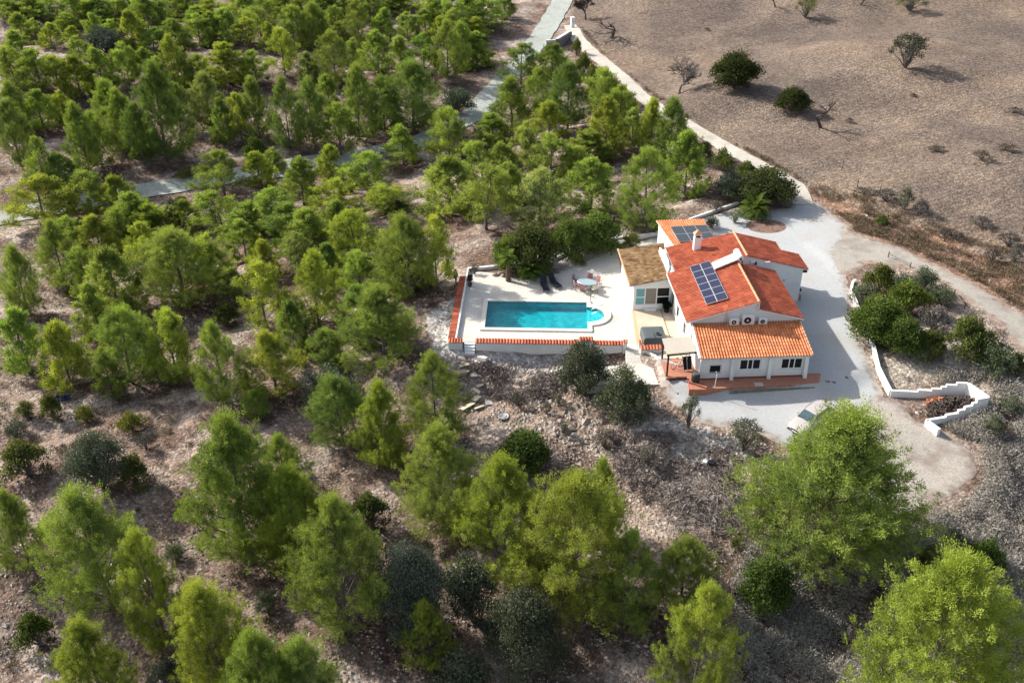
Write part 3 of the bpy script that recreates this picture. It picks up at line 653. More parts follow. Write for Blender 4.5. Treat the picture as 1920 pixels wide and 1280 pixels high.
PINE_ROWS = [
 ('in the row along the top edge', [('A', 30,0,100,130,''),('A',150,-10,110,120,''),('A',255,0,115,130,''),('A',385,-40,110,150,''),('A',535,0,140,150,'d'),('A',640,-20,110,130,''),('A',790,-30,190,180,''),('A',870,0,170,130,'d'),('A',1020,-30,100,170,''),('A',1180,0,130,170,'b'),('A',1430,0,210,190,''),('A',1600,-40,90,170,''),('A',1720,-40,80,150,''),('A',1800,-30,110,150,'d'),('B',200,-30,90,150,''),('B',390,-30,100,130,''),('B',600,-30,55,150,''),('B',720,0,140,150,'b'),('B',870,-10,170,150,''),('B',1030,0,150,200,''),('B',1150,-20,100,110,'d'),
   ('A',95,-60,40,150,''),('A',700,-60,60,150,''),('A',960,-60,60,150,'d'),('A',1290,-50,70,150,''),('A',1520,-50,60,150,'b'),('B',280,-50,60,140,''),('B',500,-50,40,140,'')]),
 ('in the second row from the top', [('A',90,80,230,130,''),('A',260,135,265,120,'b'),('A',360,75,170,110,''),('A',395,150,230,80,'b'),('A',710,70,285,150,'b'),('A',960,110,260,140,''),('A',1090,85,260,150,''),('A',1240,55,250,180,''),('A',1490,130,290,100,'b'),('A',1620,40,260,150,''),('A',1740,30,250,120,''),('B',60,30,270,130,''),('B',200,40,200,110,''),('B',320,10,250,140,''),('B',600,75,220,110,''),('B',990,100,230,140,'b'),('B',215,130,250,90,''),('B',700,60,210,120,''),('B',860,60,230,120,'')]),
 ('in the third row from the top', [('A',65,180,340,130,''),('A',30,270,480,150,''),('A',180,285,520,200,''),('A',420,205,370,120,''),('A',400,320,540,180,'b'),('A',530,275,480,150,''),('A',675,250,470,140,''),('A',790,275,440,120,''),('A',930,210,490,170,'b'),('A',1100,310,450,110,''),('A',1250,250,470,200,'b'),('A',1410,290,470,150,''),('A',1560,170,420,150,'b'),('A',1710,300,480,90,'p'),('B',180,190,460,210,''),('B',300,220,370,110,''),('B',430,185,420,160,''),('B',560,210,380,130,''),('B',690,200,430,160,'d'),('B',820,130,440,200,''),('B',990,190,380,160,''),('B',45,300,470,110,'p'),('A',860,330,540,130,'')]),
 ('on the slope just beyond the road', [('A',20,580,950,180,'d'),('A',45,470,760,160,''),('A',190,510,720,190,''),('A',325,515,680,110,'b'),('A',410,590,960,190,''),('A',580,465,800,200,''),('A',640,520,850,220,''),('A',830,385,900,300,'d'),('A',1130,420,720,180,'p'),('A',1405,450,780,180,''),('A',1570,450,840,190,'d'),('A',190,790,1080,130,''),('A',300,870,1060,150,'d'),('B',45,460,800,170,'d'),('B',150,425,640,150,''),('B',210,590,870,190,''),('B',305,385,780,220,''),('B',460,440,730,170,'d'),('B',620,360,730,280,'d'),('A',1220,560,800,120,'d'),('A',500,640,930,170,''),('A',740,600,920,180,'d'),('A',960,470,720,150,'d')]),
 ('on the near verge of the road', [('A',170,970,1260,290,'b'),('A',450,940,1180,210,''),('A',620,965,1200,190,'b'),('A',1215,865,1090,220,''),('A',1430,865,1060,160,'b'),('A',1520,830,960,110,''),('A',1660,860,1140,190,''),('A',1830,815,1000,140,'b'),('B',370,835,1080,210,''),('B',570,705,920,180,''),('B',830,620,870,200,''),('B',1080,640,800,170,''),('B',1190,445,720,200,''),('B',1240,255,470,190,'d'),('B',1420,250,430,180,'d')]),
 ('in the grove by the drive', [('B',1330,395,670,170,''),('B',1510,375,720,210,'d'),('B',1690,385,600,160,''),('B',1020,780,1020,200,''),('B',1270,660,940,160,''),('B',1400,575,760,180,'b'),('B',1410,730,1000,210,''),('B',1620,710,910,200,''),('B',1720,560,860,200,'b'),('B',1730,490,620,150,''),('B',1870,620,830,110,'p'),('P',1265,175,300,75,'d'),('P',1295,240,365,92,''),('P',1130,135,225,62,''),('P',1165,165,262,60,''),('B',1790,500,720,140,''),('B',1540,800,1010,140,'')]),
 ('in the grove behind the house and pool', [('P',1218,268,425,118,''),('B',830,850,1200,290,''),('B',1040,960,1280,240,''),('B',1350,960,1270,250,'p'),('B',1640,900,1200,250,''),('B',470,1020,1180,180,'b'),('B',1180,900,1130,150,''),('G',590,-20,470,330,''),('G',750,-10,415,210,'b'),('G',540,200,420,230,'')]),
 ('below the bend of the road', [('B',190,990,1250,230,'b'),('A',720,1060,1300,190,''),('A',820,1120,1330,180,'b'),('A',1200,1045,1290,220,''),('A',1500,1035,1290,220,''),('C',510,0,240,180,'b'),('C',350,10,200,150,''),('C',650,-50,180,170,''),('C',820,-30,140,180,'b'),('C',1700,-15,240,220,''),('C',1960,0,260,210,'b'),('C',1880,-60,150,150,'')]),
 ('in the second row below the road', [('C',270,65,410,190,''),('C',780,75,320,150,'b'),('C',1340,50,260,150,''),('C',950,110,490,340,''),('C',580,210,560,260,''),('C',1450,155,340,120,'b'),('C',40,160,560,190,''),('G',320,225,430,150,''),('C',1640,120,330,140,'p')]),
 ('in the middle row on the pebbly slope', [('C',490,410,720,140,''),('C',1430,290,640,230,'b'),('C',1280,310,480,90,'p'),('C',1730,230,620,230,'b'),('G',450,425,800,330,''),('G',330,430,700,180,'d'),('C',1610,500,780,160,'d')]),
 ('in the long row left of the pool', [('C',60,560,900,200,''),('C',300,630,960,220,'b'),('C',640,555,950,260,''),('C',910,565,930,200,'b'),('C',1160,575,1050,280,''),('C',1490,680,1000,250,'b'),('C',1800,660,860,150,''),('C',1410,990,1140,100,''),('C',560,760,1010,130,'')]),
 ('in the front row below the pool', [('G',200,925,1270,240,'d'),('G',430,920,1420,300,'b'),('G',740,800,1240,300,''),('P',818,790,985,132,''),('P',410,770,1050,200,''),('P',527,867,1045,120,'b'),('P',615,924,1170,180,''),('P',945,838,1065,165,'b'),('P',1080,868,1125,212,'b'),('P',1132,853,1030,80,''),('P',1187,981,1170,120,''),('P',1290,1018,1135,92,''),('P',520,820,930,80,'')]),
 ('nearest the bottom edge', [('P',8,930,1060,84,''),('P',138,909,1150,168,''),('P',248,979,1205,115,'b'),('P',366,1080,1290,145,'b'),('P',470,1166,1370,155,''),('P',150,1178,1340,125,'b'),('P',788,1132,1235,82,'b'),('P',1330,1085,1310,150,'b'),('P',1822,1032,1350,262,'b'),('P',560,1215,1360,110,'')]),
 ('', [('P',1600,750,1035,285,'')]),
]
_pid = 0
FILL = {'in the row along the top edge': 44, 'in the second row from the top': 50, 'in the third row from the top': 54, 'on the slope just beyond the road': 60, 'in the grove by the drive': 60,
        'below the bend of the road': 64, 'in the second row below the road': 78}
for phrase, lst in PINE_ROWS:
    L2 = []
    for c, x, yt, yb, w, hue in lst:
        if c != 'P': ox, oy = CROPS[c]; x = ox + x / 2.977; yt = oy + yt / 2.977; yb = oy + yb / 2.977; w = w / 2.977
        L2.append((x, yt, yb, w, hue))
    L2.sort()
    if phrase in FILL:      # young pines standing in the gaps of a row
        g_ = random.Random(len(phrase)); ex = []
        for p, q in zip(L2[:-1], L2[1:]):
            gap = q[0] - p[0]; n_ = int(gap / FILL[phrase])
            for k in range(n_):
                t = (k + 1) / (n_ + 1); hh = g_.uniform(.75, 1.0); yb_ = p[2] + (q[2] - p[2]) * t + g_.uniform(-9, 9); ht = ((p[2] - p[1]) + (q[2] - q[1])) / 2 * hh
                ex.append((p[0] + gap * t, yb_ - ht, yb_, (p[3] + q[3]) / 2 * g_.uniform(.75, .95), g_.choice(['', '', 'b', 'd'])))
        L2 = sorted(L2 + ex)
    for i, (x, yt, yb, w, hue) in enumerate(L2):
        B, h, wm = solve(x, yt, yb, w); _pid += 1; wm *= (1.20 if 62 < B.y < 112 else 1.06) if h < 8 else .96; h *= 1.12 if B.y > 118 or (h < 8 and B.y < 100) else 1.0
        big = h > 8.2 or B.y < 72
        tp = BIGP[5] if not phrase else BIGP[_pid % 5] if big else PINES[_pid % len(PINES)]
        k = random.Random(_pid * 13); g = k.uniform(0.88, 1.1) * (1.16 if not big else 1.0)
        col = tuple(v * g * k.uniform(0.96, 1.04) for v in HUES[hue])
        if phrase:
            num = ('leftmost' if i == 0 else 'rightmost' if i == len(L2) - 1 else ORD[i] + ' from the left' if i < len(L2) / 2 else ORD[len(L2) - 1 - i] + ' from the right')
            label = f"{HWORD[hue]} pine, {num} {phrase}"
        else: label = 'largest pine, very broad, half hiding the parked beige car'
        e = place(tp, 'pine_tree', B - Vector((0, 0, .05)), wm / tp['W'] * 1.04, h / tp['H'], k.uniform(0, 6.28), col, label, 'tree', 'pines of the hillside wood')
        LITTER_SHADE.append((B.x + .25 * h, B.y - .12 * h, max(1.6, wm * 0.62)))  # shifted away from the sun: the tree's shade is painted in with the litter
# bushes: (px x, top y, base y, width, template, tint, name, label, category, group)
B_OL = [make_bush(2.4, 3.0, 31, M_OLIVE, nl=14, dens=520, tl=.13, tw=.045), make_bush(2.2, 2.6, 32, M_OLIVE, nl=11, dens=480, tl=.12, tw=.045)]
B_GR = [make_bush(2.2, 2.8, 33, M_LEAF, nl=13, dens=520, tl=.15, tw=.06), make_bush(2.0, 2.2, 34, M_LEAF, nl=10, dens=560, tl=.13, tw=.05)]
B_DK = [make_bush(3.6, 4.4, 35, M_LEAF, nl=20, dens=420, tl=.17, tw=.06, low=.08), make_bush(3.4, 4.0, 36, M_LEAF, nl=18, dens=460, tl=.17, tw=.06, low=.08)]
B_SC = [make_bush(1.0, 1.3, 37, M_DRYLEAF, nl=7, dens=900, tl=.10, tw=.02, stems=10), make_bush(0.9, 1.2, 38, M_DRYLEAF, nl=6, dens=800, tl=.10, tw=.02, stems=12)]
B_BIGOL = [make_bush(3.4, 3.8, 39, M_OLIVE, nl=46, mul=1, dens=900, tl=.12, tw=.03, low=.14, puffr=(.11, .19), stems=2), make_bush(3.2, 3.6, 40, M_OLIVE, nl=42, mul=1, dens=900, tl=.12, tw=.03, low=.14, puffr=(.11, .19), stems=2)]
B_HOLM = make_bush(4.2, 5.0, 41, M_OLIVE, nl=60, mul=1, dens=800, tl=.12, tw=.035, low=.12, puffr=(.10, .18), stems=3)
B_OPEN = make_bush(2.6, 2.6, 42, M_OLIVE, nl=26, mul=1, dens=420, tl=.12, tw=.035, low=.35, puffr=(.11, .18), stems=10)
G1 = (0.9, 0.95, 0.9); BR = (1.5, 1.45, .9); DKC = (0.45, 0.55, 0.5); GY = (0.95, 0.98, 1.05); DG = (0.62, 0.68, 0.62); LIV = (1.1, 1.35, .8)
BUSHES = [
 (193,49,108,88,B_OL[0],(.55,.62,.72),'round_shrub','round blue-grey shrub among pines in the upper left','shrub'),
 (264,60,82,34,B_GR[1],BR,'bush','small yellow-green bush right of the round blue-grey shrub','bush'),
 (712,24,56,38,B_GR[0],DG,'bush','dark green bush on bare soil near the top edge','bush'),
 (740,18,36,18,B_GR[1],G1,'bush','small green bush beside the dark bush near the top edge','bush'),
 (855,157,214,62,B_OL[0],(.75,.92,.85),'olive_shrub','sage-green rounded olive shrub left of the road at its upper bend','shrub'),
 (475,252,303,46,B_GR[0],(.7,1,.6),'bush','dense green bush under the pines just above the road','bush'),
 (402,249,276,22,B_GR[1],G1,'bush','small light bush in the shade above the road on the left','bush'),
 (343,312,334,33,B_GR[1],BR,'bush','bright yellow-green bush on the far verge of the road','bush'),
 (336,365,388,30,B_GR[0],(1.3,1.3,.7),'bush','yellowish bush on the near verge of the road','bush'),
 (320,366,440,38,B_OL[1],(.6,.62,.6),'shrub','grey twiggy shrub right of the road marker posts','shrub'),
 (560,300,355,50,B_GR[0],G1,'bush','green bush beside the road where pines thin out','bush'),
 (655,330,362,34,B_GR[1],(1.2,1.15,.7),'bush','olive bush at the near edge of the road, centre left','bush'),
 (745,372,395,40,B_GR[1],DG,'bush','low dark bush between pines left of the road bend','bush'),
 (416,562,610,48,B_GR[0],(.55,.75,.55),'bush','dark glossy bush on the pebbly slope left of the pool','bush'),
 (130,535,555,34,B_GR[1],G1,'bush','small bush beneath the left-hand grey-trunked pine','bush'),
 (85,730,782,42,B_GR[0],(1.05,1.1,.7),'young_pine','young pine with upright tip in the lower left scrub','bush'),
 (40,748,780,38,B_GR[1],G1,'bush','dull green bush left of the upright young pine','bush'),
 (152,755,790,36,B_GR[1],(1.3,1.3,.6),'bush','yellow bush in shade right of the young pine','bush'),
 (238,770,806,48,B_GR[0],(1.5,1.45,.6),'bush','bright yellow bush alone on dark ground, lower left','bush'),
 (265,806,842,36,B_SC[0],(.8,.85,.8),'scrub_bush','round grey ball of scrub right of the big olive scrub','shrub'),
 (28,815,890,78,B_GR[0],(.95,1.02,.9),'bush','large round green bush at the left edge','bush'),
 (160,800,912,118,B_BIGOL[0],(.95,1,1),'scrub_bush','wide grey-green thicket left of the lower centre pines','shrub'),
 (237,843,912,62,B_GR[0],(.95,1,.75),'bush','olive-green bush touching the wide grey thicket','bush'),
 (50,1143,1208,66,B_GR[0],(.55,.85,.5),'bush','dark green round bush in the bottom left corner','bush'),
 (20,785,820,44,B_OL[1],GY,'scrub_bush','grey scrub above the large round bush at the left edge','shrub'),
 (690,917,985,68,B_GR[0],(.7,.85,.75),'bush','dull green bush on the slope below the front pines','bush'),
 (765,1008,1180,135,B_HOLM,(.85,.95,1.1),'olive_tree','tall blue-grey olive tree beside the front pines','tree'),
 (876,1040,1158,98,B_OL[0],(.75,.82,.75),'holm_oak','grey-green oak between the blue-grey olive and the front pines','tree'),
 (978,1098,1252,155,B_HOLM,(.66,.7,.6),'holm_oak','large round dark grey-green oak at the bottom centre','tree'),
 (872,1228,1310,110,B_OL[1],(.75,.85,.75),'holm_oak','grey-green oak cut by the bottom edge','tree'),
 (300,1225,1300,60,B_OL[1],(.6,.68,.75),'shrub','blue-grey shrub between pines at the bottom left','shrub'),
 (985,803,872,95,B_DK[0],(.55,.9,.5),'bush','wide dark green bush on the rubble slope below the pool','bush'),
 (1098,628,738,100,B_BIGOL[0],(.68,.72,.58),'olive_tree','dark olive tree in front of the terrace wall','tree'),
 (1180,684,790,104,B_BIGOL[1],(.85,.92,.66),'olive_tree','olive tree below the steps, left of the gravel yard','tree'),
 (1298,733,802,36,B_OPEN,(1.0,1.05,.85),'olive_sapling','slender olive sapling at the lower edge of the gravel yard','tree'),
 (1402,785,845,70,B_OPEN,(1.0,1.05,.85),'olive_sapling','spreading open olive sapling near the front of the parked car','tree'),
 (605,690,755,92,B_OL[0],(1.2,1.22,1.25),'shrub','silvery grey shrub behind the front row of pines','shrub'),
 (640,700,750,70,B_OL[1],(1.15,1.15,1.15),'shrub','second silvery shrub, right of the larger silvery one','shrub'),
 (1450,1038,1135,92,B_DK[1],(.5,.85,.45),'bush','dark green glossy bush left below the largest pine','bush'),
 (1862,1005,1062,60,B_GR[0],(.55,.95,.45),'bush','fresh green bush near the bottom right pine','bush'),
 (1755,1020,1075,60,B_GR[1],(.8,.85,.6),'bush','dull bush left behind the bottom right pine','bush'),
 (1800,990,1030,44,B_OL[1],GY,'scrub_bush','grey-green bush below the sandy turning place','shrub'),
 (1900,740,770,44,B_OL[1],(.9,.95,.8),'scrub_bush','grey-green scrub at the right edge above the white enclosure','shrub'),
 (1875,775,815,40,B_OL[1],(1.05,1.05,.8),'scrub_bush','pale olive scrub right of the white enclosure','shrub'),
 # garden bed with the curved white wall
 (1660,490,552,62,B_GR[0],(.85,.9,.5),'bush','olive-yellow bush at the top of the walled garden bed','bush'),
 (1625,520,575,46,B_OL[1],(1.1,1.2,.8),'bush','grey-green succulent bush by the end of the curved wall','bush'),
 (1702,512,562,52,B_OL[0],(.8,1,.7),'bush','dull green bush right of the olive-yellow one','bush'),
 (1742,498,548,48,B_OL[0],(1.0,1.1,.9),'bush','grey-green bush beside the fallen rail of the bed','bush'),
 (1715,520,590,84,B_GR[0],(.95,1.2,.45),'bush','bright green feathery bush at the middle of the garden bed','bush'),
 (1660,548,640,100,B_DK[1],(.72,1.05,.5),'large_bush','largest green bush leaning over the curved white wall','bush'),
 (1703,585,655,84,B_DK[0],(.6,.9,.45),'large_bush','dark green bush right of the largest one in the bed','bush'),
 (1755,612,665,62,B_GR[0],(.75,.85,.45),'bush','round olive bush at the lower end of the garden bed','bush'),
 (1768,530,570,50,B_OL[1],(.75,.9,.6),'bush','grey-green bush at the right corner of the bed','bush'),
 (1762,565,620,60,B_SC[0],(.62,.6,.68),'dry_bush','purple-grey dry bush in the bed','bush'),
 (1830,580,665,70,B_GR[0],(.95,1.1,.7),'bush','pale green bush by the beige track','bush'),
 (1855,610,680,62,B_GR[1],(.85,1.05,.6),'bush','second pale green bush lower beside the track','bush'),
 (1885,645,700,68,B_OL[0],(.75,.92,.6),'bush','dull bush under the small bare tree','bush'),
 (1912,655,700,46,B_GR[0],(.75,.9,.6),'bush','green bush cut by the right edge','bush'),
 (1738,652,680,30,B_OL[1],(1.05,1.15,.8),'bush','small bush on the sand below the garden bed','bush'),
 # by the drive and behind the house
 (1440,308,380,112,B_DK[0],(.52,.60,.60),'carob_tree','big dark carob beside the palm and the drive','tree'),
 (1376,318,372,62,B_OL[0],(.72,.82,.75),'shrub','grey-green shrub left of the big carob','shrub'),
 (1405,296,345,44,B_GR[0],(.9,1.1,.7),'bush','green hedge bush on the lower left side of the drive','bush'),
 (1360,272,320,44,B_GR[1],(.9,1.1,.6),'bush','green hedge bush above the lower one by the drive','bush'),
 (1381,392,418,32,B_OPEN,(1.2,1.5,.9),'frangipani','small open shrub with bare stems on the grey gravel','shrub'),
 (1336,402,428,26,B_OL[1],(.7,.8,.75),'shrub','dark shrub at the back corner of the shed roof','shrub'),
 (1186,430,466,34,B_GR[1],(1.5,1.5,.8),'citrus_bush','fresh yellow-green citrus left of the back room','bush'),
 (1345,372,398,30,B_SC[0],(.8,.8,.7),'scrub_bush','brown scrub behind the white kerb near the palm','shrub'),
 (1120,392,470,92,B_DK[1],(.85,1.25,.6),'bush','bright rounded bush behind the bend of the garden wall','bush'),
 (1075,400,482,78,B_DK[0],(.72,1.05,.55),'bush','green bush left of the bright rounded one behind the wall','bush'),
 (952,434,504,58,B_DK[1],(1.0,1.45,.55),'bush','light green bush at the left shoulder of the dark carob','bush'),
 (998,408,504,100,B_DK[0],(.62,.72,.62),'carob_tree','broad dark carob shading the pool terrace','tree'),
 (1082,469,492,24,B_GR[1],(1.05,1.25,.65),'clipped_bush','clipped round bush in the gravel bed by the terrace','bush'),
 # between road and drive, hedge
 (1095,92,142,30,B_GR[0],(1.05,1.2,.6),'hedge_bush','topmost hedge bush along the drive','bush'),
 (1112,112,160,32,B_GR[1],(1,1.2,.6),'hedge_bush','second hedge bush down the drive','bush'),
 (1082,66,104,18,B_GR[0],(1.05,1.2,.65),'hedge_bush','small hedge bush next to the gate pillar','bush'),
 (1150,142,190,34,B_GR[0],(.85,1.1,.55),'hedge_bush','third hedge bush down the drive','bush'),
 (1185,180,222,36,B_GR[1],(.75,.95,.55),'hedge_bush','fourth hedge bush down the drive, before the dark pine','bush'),
 (1322,258,305,38,B_GR[1],(.8,1,.6),'hedge_bush','hedge bush beyond the dark pine on the drive','bush'),
 (1245,418,436,24,B_OL[1],(.7,.8,.7),'shrub','low grey shrub at the back of the shed','shrub'),
 # open field
 (1385,90,164,88,B_DK[0],(.34,.42,.36),'carob_tree','larger dark round carob standing in the brown field','tree'),
 (1491,158,207,60,B_DK[1],(.34,.42,.36),'carob_tree','smaller dark round carob in the brown field','tree'),
 (1712,58,128,74,B_OPEN,(.42,.45,.36),'almond_tree','loose dark almond tree in the right of the field','tree'),
 (1516,-8,34,44,B_OPEN,(1.5,1.35,.5),'almond_tree','yellow-leaved almond tree at the top of the field','tree'),
 (1712,-14,20,56,B_OPEN,(1.3,1.25,.5),'almond_tree','yellowish almond tree at the top right','tree'),
 (1758,270,284,32,B_SC[0],(.55,.5,.4),'tussock','dark brown tussock in the field','plant'),
 (1845,280,300,36,B_SC[1],(.62,.5,.34),'tussock','larger rusty tussock in the right of the field','plant'),
 (1890,266,282,34,B_SC[0],(.7,.52,.32),'tussock','rusty tussock behind the larger one','plant'),
 (1905,200,212,34,B_SC[1],(.5,.45,.38),'tussock','dark tussock at the right edge of the field','plant'),
 (1714,174,181,14,B_SC[0],(.4,.38,.3),'tussock','small dark tussock below the loose almond tree','plant'),
 (1594,220,230,16,B_SC[1],(.45,.4,.34),'tussock','small tussock right of the dead crooked tree','plant'),
 (1327,50,58,10,B_SC[0],(.4,.36,.3),'tussock','tiny dark tussock near the top of the field','plant'),
 # bank beside the field
 (1705,345,392,34,B_SC[0],(.72,.85,.4),'scrub_bush','yellow-green broom bush on the edge of the field','shrub'),
 (1733,372,402,34,B_SC[1],(.5,.52,.56),'scrub_bush','grey-blue shrub hanging on the red bank','shrub'),
 (1665,350,376,44,B_SC[0],(.5,.46,.42),'scrub_bush','brown scrub at the top of the bank','shrub'),
 (1622,350,364,40,B_SC[1],(.42,.38,.36),'scrub_bush','dark low scrub beside the fence line','shrub'),
 (1657,398,422,26,B_GR[1],(.7,1,.6),'bush','small green bush low on the red bank','bush'),
 (1845,405,425,46,B_SC[1],(.5,.46,.42),'scrub_bush','dark scrub on the brow of the bank','shrub'),
 (1900,430,462,44,B_SC[0],(.55,.5,.48),'scrub_bush','grey-brown scrub at the right edge of the bank','shrub'),
 (1776,425,446,28,B_SC[1],(.45,.4,.38),'scrub_bush','left one of three dark scrubs down the bank','shrub'),
 (1802,432,452,26,B_SC[0],(.5,.45,.44),'scrub_bush','middle one of three dark scrubs down the bank','shrub'),
 (1868,462,492,34,B_SC[1],(.5,.45,.42),'scrub_bush','right one of three dark scrubs down the bank','shrub'),
 (1910,460,490,30,B_SC[0],(.62,.66,.7),'scrub_bush','blue-grey scrub at the right edge above the track','shrub'),
 # slope in front of the terrace
 (1048,735,758,28,B_SC[0],(.6,.75,.5),'scrub_bush','small green-grey tuft left below the dark olive tree','shrub'),
 (970,735,760,30,B_SC[1],(.5,.48,.46),'scrub_bush','dark tuft among the rubble','shrub'),
 (1058,790,812,28,B_SC[0],(.6,.58,.55),'scrub_bush','dark grey tuft in the middle of the stony slope','shrub'),
 (1025,752,776,26,B_SC[1],(.75,.72,.66),'scrub_bush','pale tuft on the stony slope','shrub'),
 (1135,800,838,44,B_SC[0],(.7,.68,.6),'scrub_bush','grey tuft below the lower olive tree','shrub'),
 (1215,838,868,44,B_SC[1],(.85,.88,.8),'scrub_bush','pale grey ball of scrub at the edge of the shade','shrub'),
 (1375,880,905,34,B_SC[0],(.85,.8,.72),'scrub_bush','pale tuft right of the brush pile','shrub'),
 (1380,1005,1022,20,B_GR[1],(1.1,1.25,.7),'bush','tiny green bush left of the largest pine','bush'),
 (495,1105,1150,44,B_OL[1],(1.0,1.25,.8),'shrub','thin light green shrub on the lower bare path','shrub'),
 (325,1020,1050,40,B_OL[1],(1.0,1.2,.7),'shrub','faint green shrub on the pebbles between lower pines','shrub'),
 (1195,498,512,1,None,None,None,None,None),
]
for q in BUSHES:
    x, yt, yb, w, tp, col, name, label, cat = q
    if tp is None: continue
    B, h, wm = solve(x, yt, yb, w); k = random.Random(int(x * 7 + yb))
    place(tp, name, B - Vector((0, 0, .03)), wm / tp['W'], h / tp['H'] * 0.97, k.uniform(0, 6.28), col, label, cat, None, ('stems', 'foliage'))
    if wm > 1.5: LITTER_SHADE.append((B.x + .2 * h, B.y, wm * 0.5))  # bush litter and painted shade, also shifted away from the sun
for x, yt, yb, w, seed, mt, lv, sp, label in ((1279,108,176,74,51,M_TWIG,5,.62,'leafless grey almond tree beside the drive'),
      (1548,182,240,54,53,M_DTWIG,3,.6,'dead crooked tree right of the smaller dark carob'), (1100,-8,38,46,54,M_DTWIG,6,.55,'bare almond tree at the top left of the field'),
      (1147,34,72,48,55,M_DTWIG,4,.7,'bare leaning almond tree near the top of the drive'), (1456,-12,14,22,56,M_DTWIG,3,.5,'thin bare tree at the top edge of the field'),
      (1618,-14,10,30,57,M_DTWIG,3,.5,'bare low tree at the top edge, middle of the field'), (1884,605,657,44,58,M_TWIG,3,.55,'small bare tree beside the beige track'),
      (344,424,462,22,59,M_DTWIG,3,.5,'small dead tree on the pebbles left of the road bend'), (735,300,330,24,60,M_TWIG,3,.5,'bare twiggy sapling at the road bend'),
      (890,224,252,40,61,M_TWIG,4,.6,'bare grey sapling right of the road above the bend')):
    B, h, wm = solve(x, yt, yb, w); tp = make_bare(4.0, 4.0, seed, lv, sp, mt, split=4 if lv > 4 else 3)
    e = empty('bare_tree', B, 0, label, 'tree')
    o = bpy.data.objects.new('branches', tp['trunk']); o.scale = (wm / tp['W'], wm / tp['W'], h / tp['H']); link(o, e)

# ------------------------------------------------------------------ ground sheet, roads, yard
build_ground()
ribbon('road', road_w, 2.05, 0.12, M_ROAD, wob=0.15)
ribbon('driveway', drive_w, 1.15, 0.10, M_DRIVE, wob=0.08)
drape('sandy_turning_area', turn_w, 0.035, M_TURN, 0.6, jag=0.25)
drape('gravel_yard', yard_w, 0.065, M_GRAVEL, 0.6, jag=0.22)
drape('dirt_track', track_w, 0.045, M_TRACK, 0.7, jag=0.25)

def scatter_stones():
    """loose stones lying on the open soil, too many to count"""
    n = 26000; P = []
    px = NR.uniform(-80, 2000, n * 3); py = NR.uniform(330, 1330, n * 3)
    # denser towards the rubble slope
    k = int(n * .22); px2 = NR.uniform(820, 1450, k); py2 = NR.uniform(655, 1000, k)
    px = np.concatenate([px[:n], px2]); py = np.concatenate([py[:n], py2])
    X = []; Y = []
    d = RC.T @ np.stack([px - 960, py - 640, np.full(px.shape, F)]); z = np.full(px.shape, -2.0)
    for _ in range(8):
        t = (z - HC) / d[2]; x = d[0] * t; y = d[1] * t; z = terrain(x, y)
    ok = (sdist(x, y, PLAT) > 0.6) & (sdist(x, y, yard_w) > 0.3) & (sdist(x, y, track_w) > .3) & (sdist(x, y, turn_w) > .3) & (zone(x, y, 'field') < .5)
    for l, w in ROADS: ok &= seg_dist(x, y, l, False) > w + .6
    x = x[ok]; y = y[ok]; z = z[ok]; m_ = len(x)
    pale = zone(x, y, 'pale')
    s = NR.uniform(.04, .12, m_) * (1 + 1.3 * pale * NR.random(m_)) * np.where(NR.random(m_) < .05, 2.0, 1)
    oct_ = np.array([(1, 0, 0), (0, 1, 0), (-1, 0, 0), (0, -1, 0), (0, 0, 1), (0, 0, -1)], float)
    fc = np.array([(0, 1, 4), (1, 2, 4), (2, 3, 4), (3, 0, 4), (1, 0, 5), (2, 1, 5), (3, 2, 5), (0, 3, 5)])
    V = oct_[None] * (s[:, None, None] * NR.uniform(.6, 1.3, (m_, 6, 1))) * np.array([1.2, 1, .6])
    a = NR.uniform(0, 6.28, m_); c, s_ = np.cos(a)[:, None], np.sin(a)[:, None]
    V = np.stack([V[..., 0] * c - V[..., 1] * s_, V[..., 0] * s_ + V[..., 1] * c, V[..., 2]], -1) + np.stack([x, y, z + .02], -1)[:, None]
    Fc = (fc[None] + (np.arange(m_) * 6)[:, None, None]).reshape(-1, 3)
    tone = np.repeat(NR.random(m_), 6)
    M = foliage('stone_grain', (0.20, 0.16, 0.13), (0.46, 0.405, 0.35), 0.0)
    me = np_mesh('loose_stones', V.reshape(-1, 3), Fc, M, {'tone': tone})
    o = bpy.data.objects.new('loose_stones', me); link(o); tag(o, 'loose pale stones strewn over the pinkish slope', 'stones', kind='stuff')
scatter_stones()

